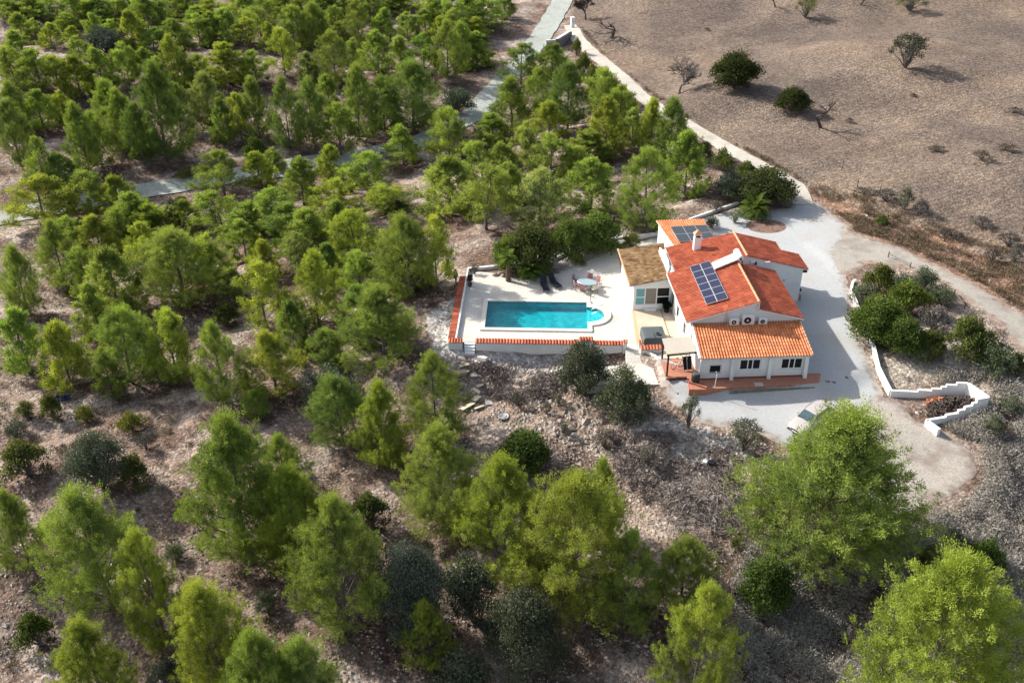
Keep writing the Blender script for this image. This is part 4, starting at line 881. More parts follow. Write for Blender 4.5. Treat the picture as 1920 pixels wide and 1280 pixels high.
def scatter_scrub(name, label, polys, n, size, material, twigs=16, hgt=.5, keep=None, seedz=(0, 1), bw=.05, domes=0):
    """low dry brush: fans of thin stalks"""
    xs = []; ys = []
    for poly, share in polys:
        w = gp(poly); X0, X1 = min(p[0] for p in w), max(p[0] for p in w); Y0, Y1 = min(p[1] for p in w), max(p[1] for p in w)
        k = int(n * share); got = 0
        while got < k * 1.5:
            x = NR.uniform(X0, X1, k * 3); y = NR.uniform(Y0, Y1, k * 3); ok = inside(x, y, w)
            ok &= np.sin(x * .9 + 2 * np.sin(y * .5)) * np.sin(y * .8 + 2 * np.sin(x * .4)) + NR.normal(0, .45, x.shape) > -0.15
            xs += list(x[ok]); ys += list(y[ok]); got += int(ok.sum())
    x = np.array(xs)[:]; y = np.array(ys); ok = (sdist(x, y, yard_w) > .25) & (sdist(x, y, track_w) > .25) & (sdist(x, y, turn_w) > .3)
    for l_, w_ in ROADS: ok &= seg_dist(x, y, l_, False) > w_ + .15
    x = x[ok]; y = y[ok]; n = min(n, len(x)); sel = NR.permutation(len(x))[:n]; x = x[sel]; y = y[sel]; z = terrain(x, y); m_ = len(x)
    s = size * NR.uniform(.5, 1.3, m_)
    ang = NR.uniform(0, 6.28, (m_, twigs)); el = NR.uniform(.15, 1.4, (m_, twigs)); L_ = s[:, None] * NR.uniform(.6, 1.1, (m_, twigs))
    d = np.stack([np.cos(ang) * np.cos(el), np.sin(ang) * np.cos(el), np.sin(el) * hgt * 1.6], -1)
    c = np.stack([x, y, z], -1)[:, None]; tip = c + d * L_[..., None]; st = c + d * L_[..., None] * NR.uniform(.1, .6, (m_, twigs, 1))
    w_ = NR.normal(0, 1, (m_, twigs, 3)); w_ = np.cross(d, w_); w_ /= np.linalg.norm(w_, axis=-1, keepdims=True) + 1e-9; w_ *= (s * bw)[:, None, None]
    V = np.stack([st - w_ * .6, (st + tip) / 2 + w_, tip, (st + tip) / 2 - w_], 2).reshape(-1, 3)
    tone = np.repeat(np.clip(NR.uniform(*seedz, m_)[:, None] + NR.normal(0, .2, (m_, twigs)), 0, 1).ravel(), 4)
    if domes:       # rounder cushions among the stalks
        k = NR.permutation(m_)[:domes]; rr = NR.uniform(.25, .95, len(k)) * (1 if domes > 1000 else .75); C_ = np.stack([x[k], y[k], z[k] + rr * .25], -1)
        V2, _, T2 = tufts(C_, rr, (150 * rr).astype(int) + 40, .20, .022, NR.uniform(.35, .95, len(k)), zmin=-.1, flat=.8, jit=.8, card=.35)
        V = np.concatenate([V, V2]); tone = np.concatenate([tone, T2])
    me = np_mesh(name, V, np.arange(len(V)).reshape(-1, 4), material, {'tone': tone})
    o = bpy.data.objects.new(name, me); link(o); tag(o, label, 'scrub', kind='stuff')
M_SCRUB = foliage('grey_scrub_stalks', (0.15, 0.13, 0.115), (0.45, 0.42, 0.375), 0.1)
scatter_scrub('dry_scrub', 'grey dry scrub covering the slope on the lower right', [([(1690,715),(1850,700),(1960,720),(1960,1320),(1400,1320),(1380,1100),(1400,1010),(1700,990),(1800,960),(1850,900),(1850,830),(1730,800),(1840,790),(1850,740),(1700,712)], 1.0)], 5200, .50, M_SCRUB, 30, domes=1500)
scatter_scrub('dead_brush', 'dead brown brush and twigs on the stony slope', [([(850,680),(1010,690),(1120,690),(1040,740),(960,760),(870,700)], .40), ([(1140,800),(1420,850),(1440,960),(1330,1060),(1220,960),(1150,880)], .60)], 1500, .55, foliage('dead_brush_twigs', (0.13, 0.10, 0.088), (0.36, 0.31, 0.28), 0), 26, .4)
scatter_scrub('verge_grass', 'dry rusty grass and weeds along the road, the drive and the bank', [([(x, y - 11) for x, y in ROADPX[1:-2]] + [(x, y + 13) for x, y in ROADPX[1:-2]][::-1], .35), ([(1078,50),(1300,228),(1400,280),(1500,335),(1620,372),(1720,402),(1900,470),(1900,500),(1700,420),(1590,392),(1500,352),(1400,300),(1290,242),(1078,72)], .35), ([(1560,396),(1700,420),(1920,500),(1920,600),(1800,520),(1690,466),(1600,432)], .3)], 4200, .42, foliage('dry_grass_blades', (0.12, 0.085, 0.06), (0.30, 0.235, 0.165), 0.1), 16, .7)
scatter_scrub('forest_undergrowth', 'low dark undergrowth on the forest floor left of the house', [([(-40,760),(330,770),(560,800),(900,1060),(1200,1200),(1100,1320),(-40,1320)], .4), ([(0,120),(560,60),(900,150),(760,250),(380,320),(0,390)], .25), ([(0,430),(500,400),(820,560),(820,800),(300,760),(0,740)], .35)], 2400, .50, foliage('undergrowth_leaves', (0.06, 0.055, 0.035), (0.22, 0.20, 0.14), .1), 16, .6, domes=420)
scatter_scrub('field_stubble', 'short dry stubble and clods over the brown field', [([(1085,60),(1500,330),(1900,480),(1960,300),(1960,-40),(1090,-40)], 1.0)], 9000, .22, foliage('stubble', (0.10, 0.077, 0.062), (0.20, 0.158, 0.125), 0), 7, .5)

# brush pile: a heap of cut grey branches
def brush_pile():
    q = random.Random(5); mb = MB(); B = gpix(1335, 945)
    for _ in range(620):
        a = q.uniform(0, 6.28); r = math.sqrt(q.random()); c = Vector((math.cos(a) * r * 3.9, math.sin(a) * r * 3.1, 0))
        z = tz(B.x + c.x, B.y + c.y) - B.z; c.z = z + q.uniform(.03, .55) * (1 - r * .6)
        d = Vector((q.gauss(0, 1), q.gauss(0, 1), q.gauss(0.1, .3))).normalized() * q.uniform(.4, 1.2)
        mb.tube([c - d * .5, c + Vector((q.gauss(0, .06), q.gauss(0, .06), .05)), c + d * .5], [q.uniform(.018, .04), .018, .01], 3, cap=False)
    mb.build('brush_pile', mat('weathered_branch', (0.23, 0.20, 0.18), .95, var=.35, scale=2), None, B); o = bpy.context.scene.objects[-1]
    for o in SC.objects:
        if o.name == 'brush_pile': tag(o, 'heap of cut grey branches left of the largest pine', 'brush pile')
brush_pile()

# rubble slabs tipped below the terrace, each a thing
M_SLAB = mat('yellowish_slab', (0.56, 0.50, 0.34), .9, var=.15, scale=2); M_SLAB2 = mat('pale_slab', (0.58, 0.54, 0.49), .9, var=.15, scale=2); M_SLAB3 = mat('brown_slab', (0.30, 0.23, 0.16), .9, var=.15, scale=2)
SL = [(870,686,.9,.5,.12,1,'long yellowish slab at the top of the rubble heap'),(862,703,1.2,.6,.30,3,'brown block lying aslant in the rubble heap'),(888,705,.6,.5,.15,2,'white angular piece right of the brown block'),
      (874,697,.7,.35,.1,1,'short yellowish slab just above the brown block'),(900,724,.5,.45,.12,2,'grey-white block in the middle of the rubble'),(893,734,.9,.3,.1,1,'thin yellowish slab below the middle of the rubble'),
      (872,748,.8,.45,.1,1,'left yellowish slab near the foot of the rubble'),(893,748,.55,.9,.08,1,'yellowish sheet leaning upright near the foot of the rubble'),(877,763,1.3,.5,.1,1,'lowest wide yellowish slab of the rubble'),
      (898,765,.9,.4,.1,1,'yellowish slab right of the lowest wide one'),(917,757,.6,.5,.12,2,'pale square piece at the right foot of the rubble'),(835,640,.6,.35,.1,2,'white slab beside the outer corner of the terrace wall'),(838,628,.5,.3,.1,2,'smaller white slab above the one by the wall corner'),
      (905,676,.9,.5,.3,2,'pinkish rock below the terrace steps')]
for i, (x, y, a, b, c, k, lab) in enumerate(SL):
    q = random.Random(i); B = gpix(x, y); mb = MB(); w = .04
    mb.prism([(-a / 2, -b / 2, 0), (a / 2, -b / 2 + q.uniform(-w, w), 0), (a / 2 - q.uniform(0, .1), b / 2, 0), (q.uniform(-.1, .1), b / 2 + .05, 0), (-a / 2 + q.uniform(0, .1), b / 2, 0)], (0, 0, c))
    o = mb.build('rubble_slab', (M_SLAB, M_SLAB, M_SLAB2, M_SLAB3)[k], None, B + Vector((0, 0, .05)), bevel=.012)
    o.rotation_euler = (q.uniform(-.3, .15), q.uniform(-.2, .2), q.uniform(-.7, .7)); tag(o, lab, 'slab', 'rubble tipped below the terrace')
# ------------------------------------------------------------------ tiled roofs
def tile_roof(name, e0, e1, r1, r0, material, parent, per=0.225, crs=0.40, amp=0.085, thick=0.07, seg=10, pan=0.55, label=None):
    """barrel tiles over the quad e0-e1 (eave) r1-r0 (top): ribs run up the slope, courses step down it"""
    e0, e1, r1, r0 = map(Vector, (e0, e1, r1, r0)); nrm = (e1 - e0).cross(r0 - e0).normalized()
    if nrm.z < 0: nrm = -nrm
    wd = max((e1 - e0).length, (r1 - r0).length); ln = ((r0 - e0).length + (r1 - e1).length) / 2
    nu = max(2, round(wd / per)); nv = max(1, round(ln / crs)); us = np.linspace(0, nu, nu * seg + 1)
    fu = us % 1.0; prof = np.sqrt(np.clip(1 - ((fu - .5) / .34) ** 2, 0, 1)) * amp
    rows = []
    for k in range(nv): rows += [(k / nv, 0.022, k), ((k + 1) / nv, 0.0, k)]
    V = []; UV = []
    for t, dz, k in rows:
        a = e0.lerp(r0, t); b = e1.lerp(r1, t)
        for u, h in zip(us, prof):
            V.append(a.lerp(b, u / nu) + nrm * (h + dz)); UV.append((u, k + .5))
    n = len(us); Fc = []; uvs = []
    for i in range(0, len(rows) - 1, 2):
        for j in range(n - 1):
            a, b, c, d = i * n + j, i * n + j + 1, (i + 1) * n + j + 1, (i + 1) * n + j
            Fc.append((a, b, c, d)); um = (UV[a][0] + UV[b][0]) / 2; vv = UV[a][1]; uvs += [(um, vv)] * 4
    for i in range(1, len(rows) - 1, 2):       # butt ends of the courses, with edges of their own
        s0 = len(V); V += [V[i * n + j] for j in range(n)] + [V[(i + 1) * n + j] for j in range(n)]
        for j in range(n - 1): Fc.append((s0 + j, s0 + j + 1, s0 + n + j + 1, s0 + n + j)); uvs += [(UV[i * n + j][0] + .06, UV[i * n][1])] * 4
    b0 = len(V)                       # slab below the tiles
    q = [e0, e1, r1, r0]
    V += [p - nrm * 0.03 for p in q] + [p - nrm * thick for p in q]
    sl = [(b0 + 7, b0 + 6, b0 + 5, b0 + 4), (b0, b0 + 1, b0 + 2, b0 + 3)] + [(b0 + i, b0 + (i + 1) % 4, b0 + 4 + (i + 1) % 4, b0 + 4 + i) for i in range(4)]
    nt_ = len(Fc); Fc += sl; uvs += [(0.5, 0.5)] * (4 * len(sl))
    me = bpy.data.meshes.new(name); me.from_pydata([tuple(v) for v in V], [], Fc); me.materials.append(material); me.materials.append(M_WHITE)
    l = me.uv_layers.new(name='tiles'); l.data.foreach_set('uv', np.array(uvs, np.float32).ravel())
    me.polygons.foreach_set('material_index', [0] * nt_ + [1] * len(sl)); me.polygons.foreach_set('use_smooth', [True] * nt_ + [False] * len(sl)); me.update()
    o = bpy.data.objects.new(name, me); link(o, parent)
    if label: o['label'] = label
    return o
def ridge(name, a, b, parent, r=0.13, step=0.38, rows=None):
    mb = MB(); a, b = Vector(a), Vector(b); n = max(1, int((b - a).length / step))
    for k in range(n):
        p, q = a.lerp(b, k / n), a.lerp(b, (k + 1) / n + .02); mb.tube([p, q], [r, r * .86], 8)
    return mb.build(name, M_RIDGE, parent, smooth=True)
def wall_front(mb, x0, x1, z0, z1, y0, y1, ops):
    """wall slab from y0 (outside) to y1 with rectangular openings (xa, xb, za, zb)"""
    xs = sorted({x0, x1, *[o[0] for o in ops], *[o[1] for o in ops]})
    for a, b in zip(xs[:-1], xs[1:]):
        zz = z0; mid = (a + b) / 2
        for o in sorted([o for o in ops if o[0] < mid < o[1]], key=lambda o: o[2]):
            mb.box(a, b, y0, y1, zz, o[2]); zz = o[3]
        mb.box(a, b, y0, y1, zz, z1)
def window(parent, xa, xb, za, zb, y, cols, name='window', t=0.06, mats=None, row=None, fm=None, label=None):
    fb = MB(); d = .05
    fb.box(xa, xb, y, y + d, za, za + t); fb.box(xa, xb, y, y + d, zb - t, zb)
    xs = [xa] + list(cols) + [xb]
    for i, x in enumerate(xs):
        c = x + t / 2 if i == 0 else x - t / 2 if i == len(xs) - 1 else x
        fb.box(c - t / 2, c + t / 2, y + .002, y + d + .002, za + t, zb - t)
    if row: 
        for (a, b, z) in row: fb.box(a + t / 2, b - t / 2, y + .001, y + d - .002, z - t / 2, z + t / 2)
    f = fb.build(name, fm or M_FRAME, parent)
    if label: f['label'] = label
    for i in range(len(xs) - 1):
        m_ = (mats or [M_GLASS])[min(i, len(mats or [1]) - 1)]
        p = MB().box(xs[i] + t * .6, xs[i + 1] - t * .6, y + .02, y + .035, za + t, zb - t).build('pane', m_, f)
    return f

# ------------------------------------------------------------------ the villa
villa = empty('villa', O_H, -A_H, 'white villa with several red clay tile roofs and solar panels on the gravel yard', 'house')
Z0 = -0.12
# front annex
ops = [(.81, 1.67, .66, 1.3), (3.23, 5.0, .76, 1.78), (6.68, 8.48, .72, 1.76)]
mb = MB(); wall_front(mb, 0, 8.85, .12, 2.10, 0, .25, ops)
mb.prism([(0, .25, Z0), (0, 3.6, Z0), (0, 3.6, 3.14), (0, .25, 2.16)], (.25, 0, 0))
mb.prism([(8.6, .25, Z0), (8.6, 3.6, Z0), (8.6, 3.6, 3.06), (8.6, .25, 2.14)], (.25, 0, 0))
mb.box(0, 2.6, -.02, .25, Z0, .12); mb.box(2.6, 8.85, .06, .25, Z0, .12)
mb.build('annex_wall', M_WHITE, villa)
MB().box(.3, 8.5, .5, 3.4, Z0, 1.9).build('room_interior', mat('dark_interior', (.02, .02, .02), .9), villa)
for x in (2.62, 5.73): MB().prism([(x - .14, -.003, .1), (x - .14, -.30, -.05), (x - .14, -.10, 2.0), (x - .14, -.003, 2.0)], (.28, 0, 0)).build('buttress', M_WHITE, villa)
MB().prism([(8.58, -.003, .1), (8.58, -.36, -.05), (8.58, -.12, 2.0), (8.58, -.003, 2.0)], (.3, 0, 0)).build('buttress', M_WHITE, villa)
mb = MB(); mb.box(.02, 2.58, -.045, -.021, Z0, .10); mb.box(2.76, 5.58, .02, .058, Z0, .118); mb.box(5.88, 8.56, .02, .058, Z0, .118)
mb.build('tile_skirting', mat('dark_red_tile', (.23, .065, .045), .6, var=.15), villa)
window(villa, .81, 1.67, .66, 1.3, .06, [], fm=M_BLACK, label='small window with a black grille')
g = MB()
for i in range(5): g.tube([(.87 + i * .185, -.05, .62), (.87 + i * .185, -.05, 1.34)], .012, 5)
for z in (.64, .98, 1.32): g.tube([(.76, -.05, z), (1.72, -.05, z)], .014, 5)
g.build('window_grille', M_BLACK, villa)
window(villa, 3.23, 5.0, .76, 1.78, .06, [3.93, 4.33], t=.085); window(villa, 6.68, 8.48, .72, 1.76, .06, [7.36, 7.80], t=.085)
mb = MB(); mb.box(3.15, 5.08, -.06, .058, .70, .757); mb.box(6.6, 8.56, -.06, .058, .66, .717); mb.build('window_sills', M_WHITE, villa)
mb = MB()
for i in range(9): mb.box(.45 + i * 1.03, .53 + i * 1.03, -.2, .1, 2.0, 2.06)
mb.build('rafter_ends', M_BLACK, villa)
tile_roof('annex_roof', (-.08, -.25, 2.12), (9.12, -.25, 2.12), (8.98, 3.58, 3.16), (-.08, 3.58, 3.20), M_TILEB, villa, per=.235)
ridge('verge_tiles', (9.14, -.22, 2.17), (9.0, 3.5, 3.21), villa, r=.07)
MB().prism([(-.27, -.2, 2.10), (-.27, 3.59, 3.16), (-.27, 3.59, 3.30), (-.27, -.2, 2.24)], (.185, 0, 0)).build('annex_verge', M_WHITE, villa)
# main block
mb = MB()
mb.prism([(-.1, 3.6, Z0), (8.95, 3.6, Z0), (8.95, 3.6, 3.42), (5.36, 3.6, 4.36), (5.36, 3.6, 5.05), (5.22, 3.6, 5.05), (-.1, 3.6, 3.50)], (0, 8.6, 0))
mb.build('main_wall', M_WHITE, villa)
tile_roof('main_roof', (-.64, 12.15, 3.42), (-.64, 3.42, 3.42), (5.27, 3.42, 5.17), (5.27, 12.15, 5.17), M_TILE, villa, per=.235, crs=.42)
tile_roof('main_roof', (9.28, 3.42, 3.44), (9.28, 12.05, 3.44), (5.38, 12.05, 4.47), (5.38, 3.42, 4.47), M_TILE, villa, per=.235, crs=.42)
ridge('ridge_tiles', (5.30, 3.42, 5.19), (5.30, 12.1, 5.19), villa, r=.12)
MB().box(5.275, 5.375, 3.43, 12.1, 4.45, 5.16).build('ridge_upstand', M_WHITE, villa)
mb = MB()     # shallow verge boards under the roof edges of the gable
mb.prism([(-.64, 3.40, 3.30), (5.30, 3.40, 5.04), (5.30, 3.40, 5.15), (-.64, 3.40, 3.41)], (0, .198, 0)); mb.prism([(5.38, 3.40, 4.33), (9.28, 3.40, 3.30), (9.28, 3.40, 3.43), (5.38, 3.40, 4.46)], (0, .198, 0))
mb.build('gable_verge', M_WHITE, villa)
MB().tube([(-.68, 3.5, 3.40), (-.68, 12.1, 3.40)], .06, 8).build('gutter', M_OLDWHITE, villa)
# rear block, gabled, with a step in its right eave
mb = MB()
mb.prism([(.1, 12.41, Z0), (12.05, 12.41, Z0), (12.05, 12.41, 3.32), (6.63, 12.41, 4.80), (.3, 12.41, 3.50)], (0, 2.9, 0))
mb.prism([(.1, 15.31, Z0), (10.4, 15.31, Z0), (10.4, 15.31, 3.78), (6.63, 15.31, 4.80), (.3, 15.31, 3.50)], (0, 1.8, 0))
mb.build('rear_wall', M_WHITE, villa)
MB().box(12.06, 12.35, 12.55, 13.0, Z0, .5).build('tile_skirting', M_TERRA, villa)
SLP = (4.88 - 3.31) / (12.52 - 6.63)
tile_roof('rear_roof', (.12, 17.25, 3.52), (.12, 12.32, 3.52), (6.60, 12.32, 4.88), (6.60, 17.25, 4.88), M_TILE, villa, per=.235, crs=.42)
zj = 4.88 - SLP * (10.75 - 6.66)
tile_roof('rear_roof', (10.75, 12.32, zj), (10.75, 17.25, zj), (6.66, 17.25, 4.88), (6.66, 12.32, 4.88), M_TILE, villa, per=.235, crs=.42)
tile_roof('rear_roof', (12.52, 12.32, 3.31), (12.52, 15.5, 3.31), (10.75, 15.5, zj), (10.75, 12.32, zj), M_TILE, villa, per=.235, crs=.42)
ridge('ridge_tiles', (6.63, 12.3, 4.93), (6.63, 17.3, 4.93), villa, r=.12)
mb = MB(); mb.box(8.2, 8.75, 12.15, 12.5, 4.28, 4.33); mb.box(7.0, 7.4, 12.2, 12.4, 4.25, 4.42)
mb.build('roof_flap', M_FRAME, villa)
mb = MB(); mb.lathe([(.09, 0), (.09, .28)], (7.5, 12.3, 4.0), 8); mb.box(12.1, 12.5, 12.45, 12.75, 2.95, 3.1); mb.box(12.08, 12.3, 12.6, 12.9, .9, 1.15); mb.box(10.35, 10.45, 12.37, 12.41, 2.2, 2.3)
mb.build('wall_lamps', M_BLACK, villa)
# back room and its solar panels
mb = MB(); mb.prism([(.35, 22.0, Z0), (4.8, 22.1, Z0), (5.4, 17.3, Z0), (1.2, 17.3, Z0)], (0, 0, 3.60)); mb.prism([(.35, 22.0, 3.48), (1.2, 17.3, 3.48), (1.2, 17.3, 3.45), (.35, 22.0, 3.92)], (.3, 0, 0))
mb.build('back_room_wall', M_WHITE, villa)
tile_roof('back_room_roof', (1.02, 17.35, 3.58), (5.42, 17.35, 3.70), (4.90, 22.35, 4.02), (.12, 22.3, 4.02), M_TILEB, villa, per=.235, label='orange roof of the low back room')
def quad_on(o, ux, uy, a, b, dz): return o + ux * a + uy * b + dz
def panels(name, c00, c10, c01, nx, ny, t, cell, gap=.03, parent=None, fmat=None):
    """flat framed panels over a parallelogram, lifted from the roof on rails"""
    c00, c10, c01 = map(Vector, (c00, c10, c01)); ux, uy = c10 - c00, c01 - c00; n = ux.cross(uy).normalized(); n = n if n.z > 0 else -n
    for i in range(nx):
        for j in range(ny):
            a0, a1 = i / nx, (i + 1) / nx; b0, b1 = j / ny, (j + 1) / ny
            ga, gb = gap / ux.length, gap / uy.length
            P = lambda a, b: c00 + ux * a + uy * b
            f = MB().prism([P(a0, b0), P(a1, b0), P(a1, b1), P(a0, b1)], n * t).build(name, fmat or M_METAL, parent)
            MB().prism([P(a0 + ga, b0 + gb) + n * t, P(a1 - ga, b0 + gb) + n * t, P(a1 - ga, b1 - gb) + n * t, P(a0 + ga, b1 - gb) + n * t], n * .004).build('cell', cell, f)
    r = MB()
    for b in (.12, .5, .88):
        p = c00 + uy * b
        r.tube([p - n * .03, p + ux - n * .03], .03, 4)
    for a in (.1, .9):
        for b in (.03, .5, .97): p = c00 + ux * a + uy * b; r.tube([p, p - n * .16], .025, 4)
    r.build('panel_rails', M_METAL, parent)
M_CELL = mat('violet_grey_solar_glass', (0.022, 0.024, 0.055), 0.22, spec=.35, var=.12, scale=1.2)
M_CELLB = mat('black_solar_glass', (0.05, 0.058, 0.062), 0.25, spec=.7)
def mz(x): return 3.42 + (x + .64) * (5.17 - 3.42) / 5.91
panels('solar_panel', (1.30, 4.95, mz(1.3) + .20), (3.12, 4.95, mz(3.12) + .20), (1.30, 11.85, mz(1.3) + .20), 2, 6, .045, M_CELL, .035, villa)
panels('solar_panel', (1.55, 17.75, 3.82), (5.15, 17.9, 3.86), (1.25, 20.7, 4.05), 3, 2, .04, M_CELLB, .03, villa)
# solar water heater: collector and tank
c = [Vector((3.15, 10.15, 4.86)), Vector((5.25, 10.45, 5.60)), Vector((5.25, 11.75, 5.60)), Vector((3.15, 11.35, 4.86))]
cf = MB().prism([p - Vector((0, 0, .1)) for p in c], (0, 0, .09)).build('heater_collector', M_FRAME, villa)
cc = sum(c, Vector()) / 4
MB().prism([cc.lerp(p, .93) for p in c], (0, 0, .012)).build('collector_glass', mat('pale_green_glass', (0.38, 0.60, 0.54), .6, spec=.3), cf)
tk = MB().lathe([(.05, -.84), (.24, -.8), (.30, -.7), (.30, .7), (.24, .8), (.05, .84)], n=20).build('heater_tank', M_FRAME, villa, (5.45, 11.2, 5.62), smooth=True); tk.rotation_euler = (math.pi / 2, 0, .0)
MB().lathe([(.11, 0), (.11, .03)], n=12).build('tank_cap', M_BLACK, tk, (0, 0, .845))
mb = MB()
for x, y in ((5.3, 10.6), (5.3, 11.8), (5.7, 10.6), (5.7, 11.8)): mb.tube([(x, y, 5.45), (x, y, 4.75)], .03, 5)
mb.tube([(5.3, 10.5, 5.4), (5.5, 10.2, 4.9), (5.6, 10.2, 4.6)], .045, 6); mb.tube([(5.6, 10.6, 5.4), (5.8, 10.3, 4.6)], .04, 6)
mb.build('heater_stand', M_BLACK, villa)
# chimney
ch = MB().box(2.42, 3.08, 15.35, 15.9, 3.9, 5.36).build('chimney', M_WHITE, villa)
mb = MB()
for x in (2.45, 2.97):
    for y in (15.37, 15.8): mb.box(x, x + .08, y, y + .08, 5.362, 5.62)
mb.box(2.38, 3.12, 15.31, 15.94, 5.62, 5.70); mb.build('chimney_cap', M_WHITE, ch)
MB().box(2.55, 2.95, 15.47, 15.78, 5.363, 5.6).build('flue', M_BLACK, ch)
mb = MB(); mb.add([(2.38, 15.31, 5.703), (3.12, 15.31, 5.703), (3.12, 15.94, 5.703), (2.38, 15.94, 5.703), (2.75, 15.62, 6.12)], [(0, 1, 4), (1, 2, 4), (2, 3, 4), (3, 0, 4)])
mb.build('chimney_roof', M_RIDGE, ch)
# sunroom with tan roof
wops = [(-3.52, -.30, .46, 2.28)]
mb = MB(); wall_front(mb, -3.68, -.12, Z0, 2.52, 11.65, 11.9, wops)
mb.box(-3.68, -3.43, 11.9, 18.6, Z0, 2.5); mb.prism([(-3.68, 18.6, Z0), (-.1, 18.6, Z0), (-.1, 18.6, 3.1), (-3.68, 18.6, 2.5)], (0, .2, 0)); mb.box(-3.42, -.12, 11.9, 18.59, Z0, .42)
mb.prism([(-3.68, 11.65, 2.522), (-.12, 11.65, 2.522), (-.12, 11.65, 3.1), (-3.68, 11.65, 2.56)], (0, .24, 0))
mb.build('sunroom_wall', M_WHITE, villa)
window(villa, -3.52, -.30, .46, 2.28, 11.70, [-2.60, -1.52], t=.09, mats=[M_BLUEGLASS, M_CURTAIN, M_GLASS], row=[(-3.52, -2.60, 1.30), (-1.52, -.30, 1.30)], label='wide white-framed sunroom window with blue glass and a curtain')
tile_roof('sunroom_roof', (-4.08, 18.9, 2.58), (-4.08, 11.5, 2.58), (-.55, 11.5, 3.22), (.35, 18.9, 3.20), M_TILET, villa, per=.2, crs=.30, label='tan tiled roof of the sunroom')
ridge('verge_tiles', (-4.10, 11.5, 2.60), (-4.10, 18.9, 2.60), villa, r=.09)
MB().tube([(-.6, 12.2, 3.42), (-.25, 13.2, 3.45), (-.1, 14.6, 3.52), (-.15, 16.0, 3.55), (-.35, 17.2, 3.5)], .09, 8).build('roof_kerb', M_WHITE, villa, smooth=True)
MB().box(-.5, .1, 12.45, 17.1, 2.9, 3.40).build('roof_kerb', M_WHITE, villa)
mb = MB(); mb.box(-2.6, -1.55, 11.36, 11.64, -.09, .16); mb.build('door_step', M_WHITE, villa)
# left wall windows with grilles
for y in (11.0, 8.8, 5.9):
    f = MB().box(-.135, -.102, y - .35, y + .35, .85, 1.95).build('window', M_FRAME, villa)
    MB().box(-.14, -.136, y - .28, y + .28, .92, 1.88).build('pane', M_GLASS, f)
    g = MB()
    for i in range(5): g.tube([(-.16, y - .3 + i * .15, 1.98), (-.36, y - .3 + i * .15, 1.2), (-.16, y - .3 + i * .15, .82)], .012, 4)
    g.build('grille', M_BLACK, f)
# air conditioning units above the annex roof
def ac(x0, x1, z0, z1):
    b = MB().box(x0, x1, 3.18, 3.595, z0, z1).build('air_conditioner', M_FRAME, villa, bevel=.02); r = (z1 - z0) * .36; cx = x0 + (x1 - x0) * .42; cz = (z0 + z1) / 2
    f = MB().lathe([(r, 0), (r, .012)], n=20).build('fan_grille', M_BLACK, b, (cx, 3.177, cz)); f.rotation_euler = (math.pi / 2, 0, 0)
    f = MB().lathe([(r * .35, 0), (r * .35, .02)], n=12).build('fan_hub', M_METAL, b, (cx, 3.163, cz)); f.rotation_euler = (math.pi / 2, 0, 0)
ac(2.98, 3.75, 3.17, 3.72); ac(4.02, 5.02, 3.17, 4.02); ac(5.42, 6.14, 3.17, 3.70)
mb = MB(); mb.tube([(2.60, 3.5, 3.1), (2.60, 3.33, 4.3), (2.72, 3.33, 5.0)], .02, 5); mb.tube([(2.75, 3.5, 3.1), (2.75, 3.36, 4.2)], .015, 5); mb.build('aerial_mast', mat('red_brown_pipe', (.35, .10, .07), .6), villa)
# terracotta platform round the annex
def flatpoly(name, pts, z0, z1, m_, frame=None, **k):
    f = frame or hw; P = [f(x, y, z0) for x, y in pts]; mb = MB().prism(P, (0, 0, z1 - z0)); o = mb.build(name, m_); o['kind'] = 'structure'; return o
flatpoly('terracotta_paving', [(-2.62, 3.2), (-2.68, .28), (-1.06, .25), (-1.0, -.45), (-1.1, -1.36), (.2, -1.45), (2.4, -1.28), (9.7, -1.0), (10.3, .35), (8.86, .35), (8.86, .02), (-.02, -.03), (-.02, 3.2)], -.9, -.02, M_TERRA)
flatpoly('concrete_kerb', [(2.2, -1.32), (9.2, -1.06), (9.3, -1.35), (4.4, -1.50), (2.2, -1.55)], -1.1, -.26, mat('stained_concrete', (.17, .16, .12), .95, var=.3, scale=1.5, bump=.4))
mb = MB().box(4.35, 5.05, -1.25, -.75, 0, .02); o = mb.build('floor_hatch', M_CONC, None, O_H + Vector((0, 0, -.015))); o.rotation_euler = (0, 0, -A_H); tag(o, 'small grey square hatch in the terracotta paving before the annex', 'hatch')
mb = MB().prism([hw(-1.02, -.35, -.02), hw(-.95, -.52, -.02), hw(.3, -1.45, -.02), hw(.35, -1.3, -.02)], (0, 0, .2)); tag(mb.build('low_brick_kerb', M_TERRA), 'low terracotta kerb running askew beside the rain barrel', 'kerb')
mb = MB().prism([hw(-2.64, .2, -.02), hw(-2.6, .02, -.02), hw(-1.0, .1, -.02), hw(-1.0, .28, -.02)], (0, 0, .18)); tag(mb.build('low_brick_kerb', mat('dark_brick', (.12, .045, .035), .8)), 'low dark brick kerb at the foot of the pergola post', 'kerb')

